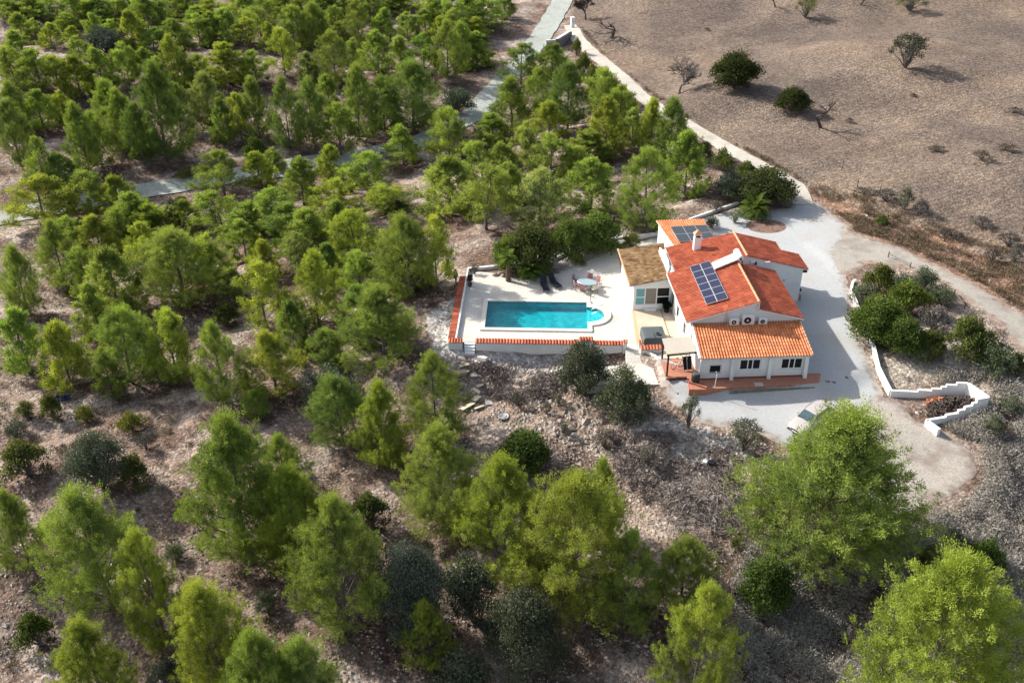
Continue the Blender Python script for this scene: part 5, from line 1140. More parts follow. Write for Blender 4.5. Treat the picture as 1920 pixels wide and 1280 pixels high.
# ------------------------------------------------------------------ terrace, pool
TP = [(-2.35, -2.3), (-1.75, -2.3), (-1.75, -2.34), (-.62, -2.34), (-.62, -2.3), (12.2, -2.3), (12.45, -3.1), (13.65, -3.1), (13.62, -1.6), (13.62, 3.6), (12.8, 11.96), (12.7, 16.5), (10.93, 14.87), (7.68, 11.68), (6.75, 10.83), (5.03, 10.11), (3.44, 9.46), (2.05, 9.78), (.39, 10.59), (-1.43, 10.95), (-2.35, 10.8)]
PX, PY = 9.25, 4.82
def pool_out(r, off):
    pts = [(-off, -off), (PX + off, -off)]
    c = 2.6; x0 = PX + off; n = 16; pts2 = []
    for i in range(n + 1):
        t = -math.pi / 2 + math.pi * i / n; x = PX + .15 + r * math.cos(t) * 1.05; y = c + r * math.sin(t)
        if x > x0 + .01: pts2.append((x, y))
    return pts + [(x0, pts2[0][1])] + pts2 + [(x0, pts2[-1][1])] + [(PX + off, PY + off), (-off, PY + off)]
hole = [pw(x, y)[:] for x, y in pool_out(1.95, .40)]
drape('terrace_paving', [pw(x, y)[:] for x, y in TP], 0, M_PAVE, 6, hole=hole, flat=0.0)
drape('courtyard_paving', [hw(-3.68, 11.64)[:], hw(-3.50, 11.64)[:], hw(-.12, 11.64)[:], hw(-.12, 3.2)[:], hw(-2.5, 3.3)[:], hw(-2.3, 4.75)[:], hw(-4.25, 4.9)[:]], 0, M_PAVE2, 6, flat=0.008)
drape('paving_strip', [hw(-3.74, 11.6)[:], hw(-3.48, 11.6)[:], hw(-3.98, 5.4)[:], hw(-4.28, 5.4)[:]], 0, M_CREAM, 6, flat=0.013)
flatpoly('threshold_strip', [(-1.10, 11.6), (-1.05, 11.6), (-1.12, 5.0), (-1.17, 5.0)], .01, .016, M_BLACK)
drape('flower_bed', [pw(x, y)[:] for x, y in [(-1.3, 10.93), (.39, 10.59), (2.05, 9.78), (3.44, 9.46), (5.03, 10.11), (6.75, 10.83), (6.0, 12.2), (2.5, 11.7), (-1.3, 11.2)]], 0, M_SOILBED, 1, flat=-0.02)
drape('bed_gravel', [pw(x, y)[:] for x, y in [(6.75, 10.83), (7.68, 11.68), (10.93, 14.87), (12.7, 16.5), (14.5, 19.8), (12.6, 18.5), (9.1, 16.5), (6.1, 13.5), (6.0, 12.2)]], 0, M_BED, .9, flat=-0.01)
pool = empty('swimming_pool', O_P, -A_P, 'long turquoise swimming pool with a rounded step bay, pale coping all round', 'pool')
M_BASIN = bpy.data.materials.new('turquoise_pool_tile'); M_BASIN.use_nodes = True
_n = M_BASIN.node_tree; _p = _n.nodes['Principled BSDF']; _tc = _n.nodes.new('ShaderNodeTexCoord')
_v = _n.nodes.new('ShaderNodeTexVoronoi'); _v.feature = 'DISTANCE_TO_EDGE'; _v.inputs['Scale'].default_value = 3.2
_nz = _n.nodes.new('ShaderNodeTexNoise'); _nz.inputs['Scale'].default_value = 1.4; _nz.inputs['Detail'].default_value = 3
_n.links.new(_tc.outputs['Object'], _nz.inputs['Vector'])
_r = _n.nodes.new('ShaderNodeValToRGB'); _r.color_ramp.elements[0].color = (0.0, 0.33, 0.40, 1); _r.color_ramp.elements[0].position = .35; _r.color_ramp.elements[1].color = (0.01, 0.50, 0.56, 1); _r.color_ramp.elements[1].position = .65
_n.links.new(_nz.outputs[0], _r.inputs[0]); _n.links.new(_r.outputs[0], _p.inputs['Base Color']); _p.inputs['Roughness'].default_value = .6
def ring_in():
    pts = [(0, 0), (PX, 0)]; c = 2.6; a = 1.35; n = 14
    arc = [(PX + 1.58 * math.cos(-math.pi / 2 + math.pi * i / n), c + a * math.sin(-math.pi / 2 + math.pi * i / n)) for i in range(n + 1)]
    return pts + arc + [(PX, PY), (0, PY)]
RI = ring_in(); RO = pool_out(1.95, .40)
def slab_with_hole(name, outer, inner, z0, z1, m_, parent):
    n1, n2 = len(outer), len(inner); r = delaunay_2d_cdt([Vector(p) for p in outer + inner], [(i, (i + 1) % n1) for i in range(n1)] + [(n1 + i, n1 + (i + 1) % n2) for i in range(n2)], [], 0, 1e-5)
    V = [tuple(p) for p in r[0]]; T = []
    for t in r[2]:
        c = np.array([V[i] for i in t]).mean(0)
        if inside(np.array([c[0]]), np.array([c[1]]), outer)[0] and not inside(np.array([c[0]]), np.array([c[1]]), inner)[0]: T.append(tuple(t))
    mb = MB(); mb.add([(x, y, z1) for x, y in V], T)
    for ring, s in ((outer, 1), (inner, -1)):
        n = len(ring); mb.add([(x, y, z0) for x, y in ring] + [(x, y, z1) for x, y in ring], [((i, (i + 1) % n, n + (i + 1) % n, n + i) if s > 0 else (n + i, n + (i + 1) % n, (i + 1) % n, i)) for i in range(n)])
    return mb.build(name, m_, parent)
slab_with_hole('coping', RO, RI, -.06, .14, mat('coping_stone', (0.70, 0.64, 0.55), .8, var=.08, scale=1.5), pool)
D1 = -.66
mb = MB(); n = len(RI); mb.add([(x, y, D1) for x, y in RI] + [(x, y, .10) for x, y in RI], [(n + i, n + (i + 1) % n, (i + 1) % n, i) for i in range(n)] + [tuple(range(n))])
mb.build('basin', M_BASIN, pool)
mb = MB()
for k, (s, z) in enumerate(((.96, -.20), (.66, -.34), (.36, -.48))):
    pts = [(PX + .02, 2.6 - 1.35 * .99, D1)] + [(PX + .02 + 1.52 * s * math.cos(-math.pi / 2 + math.pi * i / 12), 2.6 + 1.33 * math.sin(-math.pi / 2 + math.pi * i / 12), D1) for i in range(13)]
    mb.prism([(x, y, D1 + .003) for x, y, _ in pts[1:]], (0, 0, z - D1))
mb.build('steps', mat('pale_turquoise_tile', (0.10, 0.66, 0.72), .6), pool)
M_WATER = bpy.data.materials.new('pool_water'); M_WATER.use_nodes = True
_n = M_WATER.node_tree; _n.nodes.remove(_n.nodes['Principled BSDF']); N = _n.nodes; L = _n.links
tr_ = N.new('ShaderNodeBsdfTransparent'); tr_.inputs[0].default_value = (0.28, 0.88, 0.88, 1); gl = N.new('ShaderNodeBsdfGlossy'); gl.inputs['Roughness'].default_value = .04
fz = N.new('ShaderNodeLayerWeight'); fz.inputs[0].default_value = .5
pw5 = N.new('ShaderNodeMath'); pw5.operation = 'POWER'; pw5.inputs[1].default_value = 4.0; fsc = N.new('ShaderNodeMath'); fsc.operation = 'MULTIPLY_ADD'; fsc.inputs[1].default_value = .9; fsc.inputs[2].default_value = .04
ms = N.new('ShaderNodeMixShader')
tc = N.new('ShaderNodeTexCoord'); wv = N.new('ShaderNodeTexNoise'); wv.inputs['Scale'].default_value = 3.0; wv.inputs['Detail'].default_value = 3; wv.inputs['Distortion'].default_value = .6
mp = N.new('ShaderNodeMapping'); mp.inputs['Scale'].default_value = (1.0, 2.0, 1); mp.inputs['Rotation'].default_value = (0, 0, .5); L.new(tc.outputs['Object'], mp.inputs[0]); L.new(mp.outputs[0], wv.inputs['Vector'])
# ripples are stronger at the deep, left end where the pump returns water
sx = N.new('ShaderNodeSeparateXYZ'); L.new(tc.outputs['Object'], sx.inputs[0]); mr = N.new('ShaderNodeMapRange'); mr.inputs[1].default_value = 0; mr.inputs[2].default_value = 7.0; mr.inputs[3].default_value = 1.0; mr.inputs[4].default_value = .12; L.new(sx.outputs[0], mr.inputs[0])
bu = N.new('ShaderNodeBump'); bu.inputs['Distance'].default_value = .22; L.new(mr.outputs[0], bu.inputs['Strength']); L.new(wv.outputs[0], bu.inputs['Height'])
L.new(bu.outputs[0], fz.inputs['Normal']); L.new(bu.outputs[0], gl.inputs['Normal']); L.new(fz.outputs['Facing'], pw5.inputs[0]); L.new(pw5.outputs[0], fsc.inputs[0]); L.new(fsc.outputs[0], ms.inputs[0]); L.new(tr_.outputs[0], ms.inputs[1]); L.new(gl.outputs[0], ms.inputs[2]); L.new(ms.outputs[0], N['Material Output'].inputs[0])
MB().add([(x, y, -.02) for x, y in RI], [tuple(range(len(RI)))]).build('water', M_WATER, pool)
mb = MB()
for y in (1.95, 2.75):
    mb.tube([(PX + 1.75, y + .25, .14), (PX + 1.6, y + .2, .95), (PX + 1.45, y + .2, 1.0), (PX + .35, y, .55), (PX + .25, y, .1), (PX + .25, y, -.6)], .022, 6)
for i in range(4): x = PX + .35 + i * .33; mb.tube([(x, 1.95, .60 + i * .12), (x, 1.95, -.45)], .015, 5)
mb.build('handrail', M_STEEL, pool, smooth=True)
MB().box(3.3, 3.55, PY - .02, PY + .1, .141, .22).build('skimmer_lid', M_FRAME, pool)

# ------------------------------------------------------------------ walls round the terrace
def pframe(name, lab, cat='wall', grp=None): return empty(name, O_P, -A_P, lab, cat, grp)
def tiled_wall(lab, x0, x1, y0, y1, z0, z1, axis='x', tz0=.0, grp='tile-capped terrace walls'):
    w = pframe('terrace_wall', lab, 'wall', grp); MB().box(x0, x1, y0, y1, z0, z1).build('wall_body', M_WHITE, w)
    o = .07
    if axis == 'x':
        tile_roof('tile_cap', (x0 - .02, y0 - o, z1 + .02), (x1 + .02, y0 - o, z1 + .02), (x1 + .02, y1 + .02, z1 + .16), (x0 - .02, y1 + .02, z1 + .16), M_TILE, w, per=.27, crs=.6, amp=.09, thick=.015)
    else:
        tile_roof('tile_cap', (x0 - o, y1, z1 + .02), (x0 - o, y0, z1 + .02), (x1, y0, z1 + .12), (x1, y1, z1 + .12), M_TILE, w, per=.22, crs=.6, amp=.08, thick=.015)
    return w
w = tiled_wall('long left wall of the terrace, red-tiled outside with a white kerb inside', -2.98, -2.45, -2.38, 9.3, -1.2, .22, 'y')
MB().box(-2.448, -2.30, -2.3, 10.9, -.3, .36).build('inner_kerb', M_WHITE, w)
tiled_wall('short tile-capped stub left of the white terrace steps', -2.98, -1.78, -2.86, -2.42, -1.1, .22)
tiled_wall('long front wall of the terrace below the pool, capped with red tiles', -.60, 8.42, -2.86, -2.40, -1.1, .24)
tiled_wall('short raised tile-capped wall piece half behind the olive tree', 8.424, 9.6, -2.82, -2.36, -1.1, .56)
tiled_wall('right front wall piece between olive tree and gate post', 9.604, 12.2, -2.86, -2.42, -1.1, .24)
for x, lab in ((12.38, 'left white gate post with a red tile on top'), (13.72, 'right white gate post with a red tile on top')):
    w = pframe('gate_post', lab, 'post', 'posts of the terrace gateway'); MB().box(x - .16, x + .16, -3.05, -2.72, -1.0, .62).build('post_body', M_WHITE, w)
    tile_roof('tile_cap', (x - .2, -3.1, .63), (x + .2, -3.1, .63), (x + .2, -2.68, .72), (x - .2, -2.68, .72), M_TILE, w, per=.2, crs=.5, amp=.05, thick=.015)
w = empty('terrace_wall', O_H, -A_H, 'short tile-capped wall in front of the covered hot tub', 'wall', 'tile-capped terrace walls'); MB().box(-4.15, -2.3, 4.3, 4.7, -.9, .30).build('wall_body', M_WHITE, w)
tile_roof('tile_cap', (-4.17, 4.22, .32), (-2.28, 4.22, .32), (-2.28, 4.74, .48), (-4.17, 4.74, .48), M_TILE, w, per=.27, crs=.6, amp=.09, thick=.015)
st = pframe('garden_steps', 'three white steps in the gap at the left front corner of the terrace', 'steps')
for k in range(4): MB().box(-1.62 + .03 * k, -.68, -2.34 - .25 * (k + 1), -2.34 - .25 * k - .002, -1.3, -.03 - .16 * k).build('step', M_WHITE, st)
def wall_line(name, lab, pts, z0, z1s, th, m_, cat='wall', m2=None, base_follow=True, pn='wall_body'):
    """a thin wall along world points, its top at z1s[i] over the ground"""
    mb = MB(); n = len(pts); V = []
    for i, p in enumerate(pts):
        a = Vector(pts[max(i - 1, 0)][:2]); b = Vector(pts[min(i + 1, n - 1)][:2]); d = (b - a).normalized(); nr = Vector((-d.y, d.x)) * th / 2
        g = tz(p[0], p[1]) if base_follow else 0; t = z1s[i] if hasattr(z1s, '__len__') else z1s
        V += [(p[0] + nr.x, p[1] + nr.y, g + z0), (p[0] - nr.x, p[1] - nr.y, g + z0), (p[0] - nr.x, p[1] - nr.y, g + t), (p[0] + nr.x, p[1] + nr.y, g + t)]
    Fc = [(3, 2, 1, 0), tuple(4 * (n - 1) + k for k in range(4))]
    for i in range(n - 1):
        for k in range(4): Fc.append((4 * i + k, 4 * i + (k + 1) % 4, 4 * i + 4 + (k + 1) % 4, 4 * i + 4 + k))
    o = mb.add(V, Fc).build(name, m_); tag(o, lab, cat); return o
wall_line('garden_wall', 'low white-topped wall at the back left corner of the terrace', [pw(-2.4, 11.1), pw(-1, 11.35), pw(.7, 11.8)], -.6, .42, .3, M_OLDWHITE)
wall_line('garden_wall', 'low weathered wall behind the terrace palms', [pw(.75, 11.82), pw(2.6, 12.05), pw(4.9, 12.4), pw(6.1, 13.6)], -.6, .36, .25, M_OLDWHITE)
wall_line('garden_wall', 'long low garden wall running behind the gravel bed to the citrus bush', [pw(6.15, 13.65), pw(7.6, 15.1), pw(9.2, 16.5), pw(11, 17.7), pw(12.7, 18.7), pw(13.6, 19.1)], -.6, .34, .25, M_OLDWHITE)
wall_line('garden_wall', 'white kerb wall from the back room towards the palm by the drive', [pw(13.7, 19.15), pw(17.0, 20.4), pw(21.4, 23.9), pw(26.9, 27.9)], -.6, .34, .25, M_OLDWHITE)
# curved white wall of the garden bed and the stepped enclosure
def zw(x, y): return (1500 + x / 3.369, 450 + y / 3.369)
cw = [gpix(*zw(x, y), False) for x, y in ((345, 262), (328, 285), (322, 320), (332, 360), (352, 415), (372, 470), (392, 540), (432, 600), (458, 680), (478, 770), (492, 830), (520, 890), (566, 985))]
wall_line('curved_garden_wall', 'low white wall curving along the right side of the gravel yard', cw, -.5, [.25, .3, .35, .4, .42, .45, .45, .45, .5, .5, .52, .55, .6], .23, M_WHITE)
E1 = [cw[-1]] + [gpix(*zw(x, y), False) for x, y in ((740, 978), (1035, 1000))]
wa, wb, wc = cw[-1], gpix(*zw(1030, 1012), False), gpix(*zw(1156, 1105), False)
wd_ = gpix(*zw(790, 1170), False)
def stepped(name, lab, a, b, steps, th, m_):
    """stepped wall from a to b; steps = [(fraction, top)], tops absolute over the lower end"""
    mb = MB(); a = Vector(a); b = Vector(b); d = (b - a); nr = Vector((-d.y, d.x, 0)).normalized() * th / 2
    for (f0, z), (f1, _) in zip(steps[:-1], steps[1:]):
        p, q = a + d * f0, a + d * f1; g = min(tz(p.x, p.y), tz(q.x, q.y)) - .5
        mb.prism([(p.x + nr.x, p.y + nr.y, g), (q.x + nr.x, q.y + nr.y, g), (q.x - nr.x, q.y - nr.y, g), (p.x - nr.x, p.y - nr.y, g)], (0, 0, a.z + z - g))
    return mb
enc = empty('stepped_enclosure', (0, 0, 0), 0, 'white three-sided enclosure with stepped wall tops holding dark logs', 'enclosure')
stepped('w', '', wa, wb, [(0, .6), (.36, .78), (.54, .98), (.66, 1.2), (.72, 1.42), (.85, 1.65), (1.0, 1.65)], .23, M_WHITE).build('rear_wall', M_WHITE, enc)
top = wa.z + 1.65
mb = MB(); d = (wc - wb); nr = Vector((-d.y, d.x, 0)).normalized() * .14; g = min(wb.z, wc.z) - .5
mb.prism([(wb.x + nr.x, wb.y + nr.y, g), (wc.x + nr.x, wc.y + nr.y, g), (wc.x - nr.x, wc.y - nr.y, g), (wb.x - nr.x, wb.y - nr.y, g)], (0, 0, top + .003 - g)); mb.build('side_wall', M_WHITE, enc)
stepped('w', '', wd_, wc, [(0, .55), (.32, .75), (.52, 1.0), (.62, 1.25), (.74, 1.5), (.80, top - wd_.z), (1.0, top - wd_.z)], .23, M_WHITE).build('front_wall', M_WHITE, enc)
e_ = wd_ + Vector((.55, -1.2, 0)); stepped('w', '', wd_, e_, [(0, .55), (1, .55)], .3, M_WHITE).build('end_return', M_WHITE, enc)
def logpile():
    q = random.Random(9); mb = MB(); c0 = (wa.lerp(wb, .5) + wd_.lerp(wc, .45)) / 2 + Vector((.7, 0, 0))
    for i in range(900):
        u, v = q.random(), q.random(); p = (wa.lerp(wb, .50 + .45 * u)).lerp(wd_.lerp(wc, .06 + .86 * u), .10 + .78 * v)
        e = min(u, 1) ; hgt = .95 * math.sin(math.pi * min(1, max(0, .12 + .8 * v))) * min(1, .35 + 1.6 * u) 
        z = tz(p.x, p.y) + q.uniform(.1, 1) * hgt; d = Vector((q.gauss(0, 1), q.gauss(0, 1), q.gauss(0, .4))).normalized() * q.uniform(.12, .22); r = q.uniform(.05, .09)
        P = Vector((p.x, p.y, z)); mb.tube([P - d, P + d], r, 6, mi=1 if (u < .42 and v < .25) else 0)
    o = mb.build('log_pile', [mat('dark_weathered_log', (.075, .055, .045), .9, var=.5, scale=3), mat('orange_log', (.42, .16, .07), .9, var=.3, scale=3)]); tag(o, 'pile of dark short logs, orange at its back, inside the white enclosure', 'log pile', kind='stuff')
logpile()
# ------------------------------------------------------------------ movable things
def hthing(name, x, y, z, rz, lab, cat, grp=None): return empty(name, hw(x, y, z), -A_H + rz, lab, cat, grp)
def pthing(name, x, y, z, rz, lab, cat, grp=None): return empty(name, pw(x, y, z), -A_P + rz, lab, cat, grp)
# path below the gate
q4 = [pw(12.42, -3.1, -.01), pw(13.66, -3.1, -.01), pw(13.8, -4.6, -.47), pw(12.5, -4.75, -.47)]; o = MB().prism([p - Vector((0, 0, .9)) for p in q4], (0, 0, .9)).build('garden_path', M_PAVE); o['kind'] = 'structure'
flatpoly('lower_path', [(12.48, -4.76), (13.8, -4.61), (14.6, -5.3), (16.9, -5.2), (16.9, -7.6), (9.0, -8.0), (9.6, -5.4)], -1.6, -.45, M_PAVE, pw)
wall_line('path_kerb', 'thin white kerb slanting from the right gate post to the pergola', [pw(13.95, -3.2, 0), pw(15.2, -4.6, 0), pw(16.7, -5.6, 0)], -.1, .25, .14, M_WHITE)
# pergola
pg = hthing('pergola', 0, 0, 0, 0, 'small pergola with a speckled flat sheet roof against the annex', 'pergola')
R4 = [(-2.72, .66, 2.08), (-.29, .62, 2.32), (-.29, 2.95, 2.32), (-2.66, 3.12, 2.08)]
MB().prism(R4, (0, 0, .05)).build('roof_sheet', mat('speckled_felt', (.40, .36, .30), .95, var=.22, scale=14), pg)
MB().prism([(-2.70, .60, 1.95), (-.30, .56, 2.18), (-.30, .56, 2.30), (-2.70, .60, 2.07)], (0, .06, 0)).build('beam', M_WOODDK, pg)
for x, y in ((-2.55, .70), (-2.52, 3.05)): MB().box(x - .065, x + .065, y - .065, y + .065, -.02, 2.06).build('post', M_WOODDK, pg)
mb = MB()
for k in range(4): mb.box(-2.7, -.3, .9 + .6 * k, .98 + .6 * k, 1.92, 2.05)
# rain barrel
t = hthing('rain_barrel', -.42, -.45, -.02, 0, 'dark grey ribbed rain barrel at the annex corner', 'barrel')
MB().lathe([(.26, 0), (.32, .2), (.335, .45), (.32, .72), (.27, .95)], n=20).build('barrel_body', mat('dark_grey_plastic', (.05, .05, .055), .5), t, smooth=True)
mb = MB()
for z in (.22, .46, .70): mb.lathe([(.345, z), (.345, z + .04)], n=20)
mb.build('hoops', M_BLACK, t); MB().lathe([(.28, .952), (.28, .975), (.05, .99)], n=20).build('lid', mat('grey_lid', (.09, .09, .095), .5), t)
# folded chairs and loose things under the pergola
for i, (x, y, a, lab) in enumerate(((-.95, 1.7, .3, 'white folding frame leaning under the pergola, left of the other'), (-.55, 1.75, .1, 'white folding frame leaning by the annex wall under the pergola'))):
    t = hthing('folding_frame', x, y, -.02, a, lab, 'frame', 'frames under the pergola'); mb = MB()
    for dx in (-.2, .2): mb.tube([(dx, -.45, .02), (dx, .1, 1.25)], .022, 5); mb.tube([(dx * .8, .35, .02), (dx * .8, -.1, 1.1)], .022, 5)
    mb.tube([(-.2, .1, 1.25), (.2, .1, 1.25)], .022, 5); mb.build('tubes', M_FRAME, t)
    MB().prism([(-.18, -.40, .12), (.18, -.40, .12), (.18, 0.05, 1.15), (-.18, 0.05, 1.15)], (0, .02, 0)).build('sling', M_DARK, t)
t = hthing('bicycle', -1.35, 1.9, -.02, .5, 'dark bicycle parked under the pergola', 'bicycle')
for x in (-.5, .5):
    w_ = MB(); w_.tube([(x + .31 * math.cos(k * math.pi / 9), 0, .33 + .31 * math.sin(k * math.pi / 9)) for k in range(19)], .022, 5, cap=False)
    for k in range(6): w_.tube([(x, 0, .33), (x + .3 * math.cos(k * 1.047), 0, .33 + .3 * math.sin(k * 1.047))], .005, 3)
    w_.build('wheel', M_BLACK, t)
MB().tube([(-.5, 0, .33), (-.15, 0, .85), (.35, 0, .82), (-.05, 0, .33), (-.5, 0, .33)], .02, 5).tube([(-.05, 0, .33), (-.18, 0, .95)], .02, 5).tube([(.5, 0, .33), (.33, 0, 1.0)], .02, 5).build('frame', M_METAL, t)
MB().box(-.3, -.08, -.06, .06, .95, 1.0).build('saddle', M_BLACK, t, bevel=.02); MB().tube([(.25, -.28, 1.02), (.33, 0, 1.0), (.25, .28, 1.02)], .015, 5).build('handlebar', M_BLACK, t)
for x, y, lab in ((-3.0, 3.8, 'pale round stone below the short wall'),):
    B = hw(x, y); o = MB().lathe([(.08, 0), (.24, .08), (.26, .2), (.16, .32), (.03, .36)], n=10).build('boulder', M_STONE, None, Vector((B.x, B.y, -.25)), smooth=True); tag(o, lab, 'stone')
# covered hot tub
t = hthing('hot_tub', -2.72, 6.35, 0, .0, 'square hot tub under a grey-green cover in the courtyard', 'hot tub')
mb = MB(); V = []
for z, s in ((.01, 1.02), (.70, 1.0), (.80, .93), (.84, .6)): V.append([(x * s, y * s, z) for x, y in ((-.98, -1.0), (-.9, -1.05), (.9, -1.05), (.98, -1.0), (1.0, .92), (.9, 1.0), (-.9, 1.0), (-.98, .9))])
vs = sum(V, []); fs = [(i * 8 + k, i * 8 + (k + 1) % 8, (i + 1) * 8 + (k + 1) % 8, (i + 1) * 8 + k) for i in range(3) for k in range(8)] + [tuple(24 + k for k in range(8))]
mb.add(vs, fs).build('cover', M_COVER, t)
MB().tube([(.35 + .2 * math.cos(k * .5), -.45 + .2 * math.sin(k * .5), .86 + .002 * k) for k in range(26)], .035, 6).build('strap_coil', M_BLACK, t)
MB().box(-.02, .02, -1.04, -.2, .845, .86).build('cover_seam', M_BLACK, t)
# dark planter at the sunroom corner
t = hthing('potted_bush', -.62, 11.1, .01, 0, 'dark leafy plant in a pot in the shaded courtyard corner', 'plant'); MB().lathe([(.2, 0), (.28, .4)], n=14).build('pot', M_DARK, t)
for tp, col, nm in ((B_DK[0], (.12, .16, .12), 'leaves'),):
    o = bpy.data.objects.new(nm, tp['crown']); o.scale = (.2, .2, .2); o.location = (0, 0, .35); o.color = (*col, 1); link(o, t)
# pole stand on the gravel
B = gpix(*(1140 + 905 / 4.5714, 560 + 815 / 4.5714)); h_ = 1.95
t = empty('pole_stand', B, -A_H, 'thin white metal pole with a diagonal brace in front of the annex', 'pole')
MB().tube([(0, 0, -.1), (.05, .02, 1.2), (.1, .05, h_)], .025, 6).build('pole', M_FRAME, t); MB().tube([(.03, .01, .75), (-.62, .25, -.05)], .02, 6).build('brace', M_FRAME, t); MB().tube([(.1, .05, h_), (-.02, .02, h_ + .22)], .03, 6).build('pole_head', M_FRAME, t)

# sun loungers
def lounger(lab):
    t = empty('sun_lounger', (0, 0, 0), 0, lab, 'sun lounger', 'sun loungers by the pool')
    f = MB(); f.box(-.32, -.27, -1.0, .35, .26, .31); f.box(.27, .32, -1.0, .35, .26, .31); f.box(-.32, .32, -1.0, -.95, .255, .305)
    f.build('frame', M_BLACK, t)
    MB().box(-.30, .30, -.97, .33, .31, .36).build('seat', M_DARK, t, bevel=.02)
    MB().prism([(-.30, .32, .33), (-.30, .95, .86), (-.30, .92, .90), (-.30, .29, .38)], (.60, 0, 0)).build('backrest', M_DARK, t)
    for x in (-.29, .29):
        for y in (-.9, .45): MB().tube([(x, y, .27), (x, y - .04, 0)], .022, 5).build('leg', M_BLACK, t)
    MB().tube([(-.36, -.2, .5), (-.36, .35, .55), (-.34, .45, .3)], .022, 5).tube([(.36, -.2, .5), (.36, .35, .55), (.34, .45, .3)], .022, 5).build('armrest', M_BLACK, t)
    return t
def copy_tree(o, parent=None):
    c = o.copy(); SC.collection.objects.link(c)
    if parent: c.parent = parent
    for ch in list(o.children): copy_tree(ch, c)
    return c
l1 = lounger('black sun lounger on the left, nearer the palm'); l1.location = pw(5.28, 7.75, 0); l1.rotation_euler = (0, 0, -A_P + .22)
l2 = copy_tree(l1); l2['label'] = 'black sun lounger on the right, nearer the table'; l2.location = pw(6.22, 8.35, 0); l2.rotation_euler = (0, 0, -A_P + .50)
# table and chairs
tb = pthing('garden_table', 9.33, 7.75, 0, -.35, 'oval glass garden table between the chairs on the terrace', 'table')
n = 28; ov = [(.95 * math.cos(2 * math.pi * k / n), .62 * math.sin(2 * math.pi * k / n), .72) for k in range(n)]
MB().prism(ov, (0, 0, .02)).build('table_top', mat('pale_blue_glass', (.30, .40, .42), .1, spec=.8), tb)
MB().tube([(p[0] * 1.01, p[1] * 1.01, .73) for p in ov + [ov[0]]], .025, 5, cap=False).build('rim', M_METAL, tb)
for x, y in ((-.6, -.35), (.6, -.35), (.6, .35), (-.6, .35)): MB().tube([(x * 1.0, y, .71), (x * 1.15, y * 1.15, 0)], .022, 5).build('leg', M_DARK, tb)
def chair(lab, cushion):
    t = empty('garden_chair', (0, 0, 0), 0, lab, 'chair', 'chairs round the garden table')
    MB().box(-.24, .24, -.24, .24, .42, .47).build('seat', cushion, t, bevel=.015); MB().prism([(-.23, .22, .46), (-.23, .36, .98), (-.23, .39, .97), (-.23, .26, .46)], (.46, 0, 0)).build('backrest', cushion, t)
    for x in (-.23, .23):
        for y in (-.22, .24): MB().tube([(x, y, .43), (x * 1.08, y * 1.1, 0)], .016, 5).build('leg', M_DARK, t)
        MB().tube([(x * 1.12, -.24, .43), (x * 1.12, -.22, .66), (x * 1.12, .28, .68)], .016, 5).build('armrest', M_DARK, t)
    return t
M_PINK = mat('faded_pink_cushion', (.42, .20, .20), .9, var=.2, scale=9); M_GREYC = mat('grey_mesh', (.20, .20, .19), .9, var=.15, scale=9); M_CREAMC = mat('cream_cushion', (.60, .52, .42), .9, var=.15, scale=9)
cg = chair('a', M_GREYC); cp = chair('b', M_PINK); cc_ = chair('c', M_CREAMC)
CH = [(cg, 8.30, 8.55, .9, 'grey mesh chair at the far left end of the table'), (cp, 9.62, 8.72, -.25, 'pink-cushioned chair behind the table, left of the other at the back'), (None, 10.25, 8.30, -.75, 'pink-cushioned chair at the far right of the table'),
      (None, 8.42, 7.60, 1.9, 'pink-cushioned chair at the near left of the table'), (None, 8.98, 6.92, 2.8, 'pink-cushioned chair in front of the table, middle'), (cc_, 10.0, 6.95, 3.6, 'cream-cushioned chair at the near right of the table')]
for s_, x, y, a, lab in CH:
    c = s_ or copy_tree(cp); c.location = pw(x, y, 0); c.rotation_euler = (0, 0, -A_P + a); c['label'] = lab
# pool thermometer stick beside the coping: thin dark post
t = pthing('pool_tool', 9.62, 4.95, 0, 0, 'thin dark pole standing beside the upper right pool corner', 'pole'); MB().tube([(0, 0, .0), (0, .02, .95)], .02, 6).build('stick', M_BLACK, t); MB().lathe([(.07, .14), (.05, .17)], n=10).build('foot', M_BLACK, t)

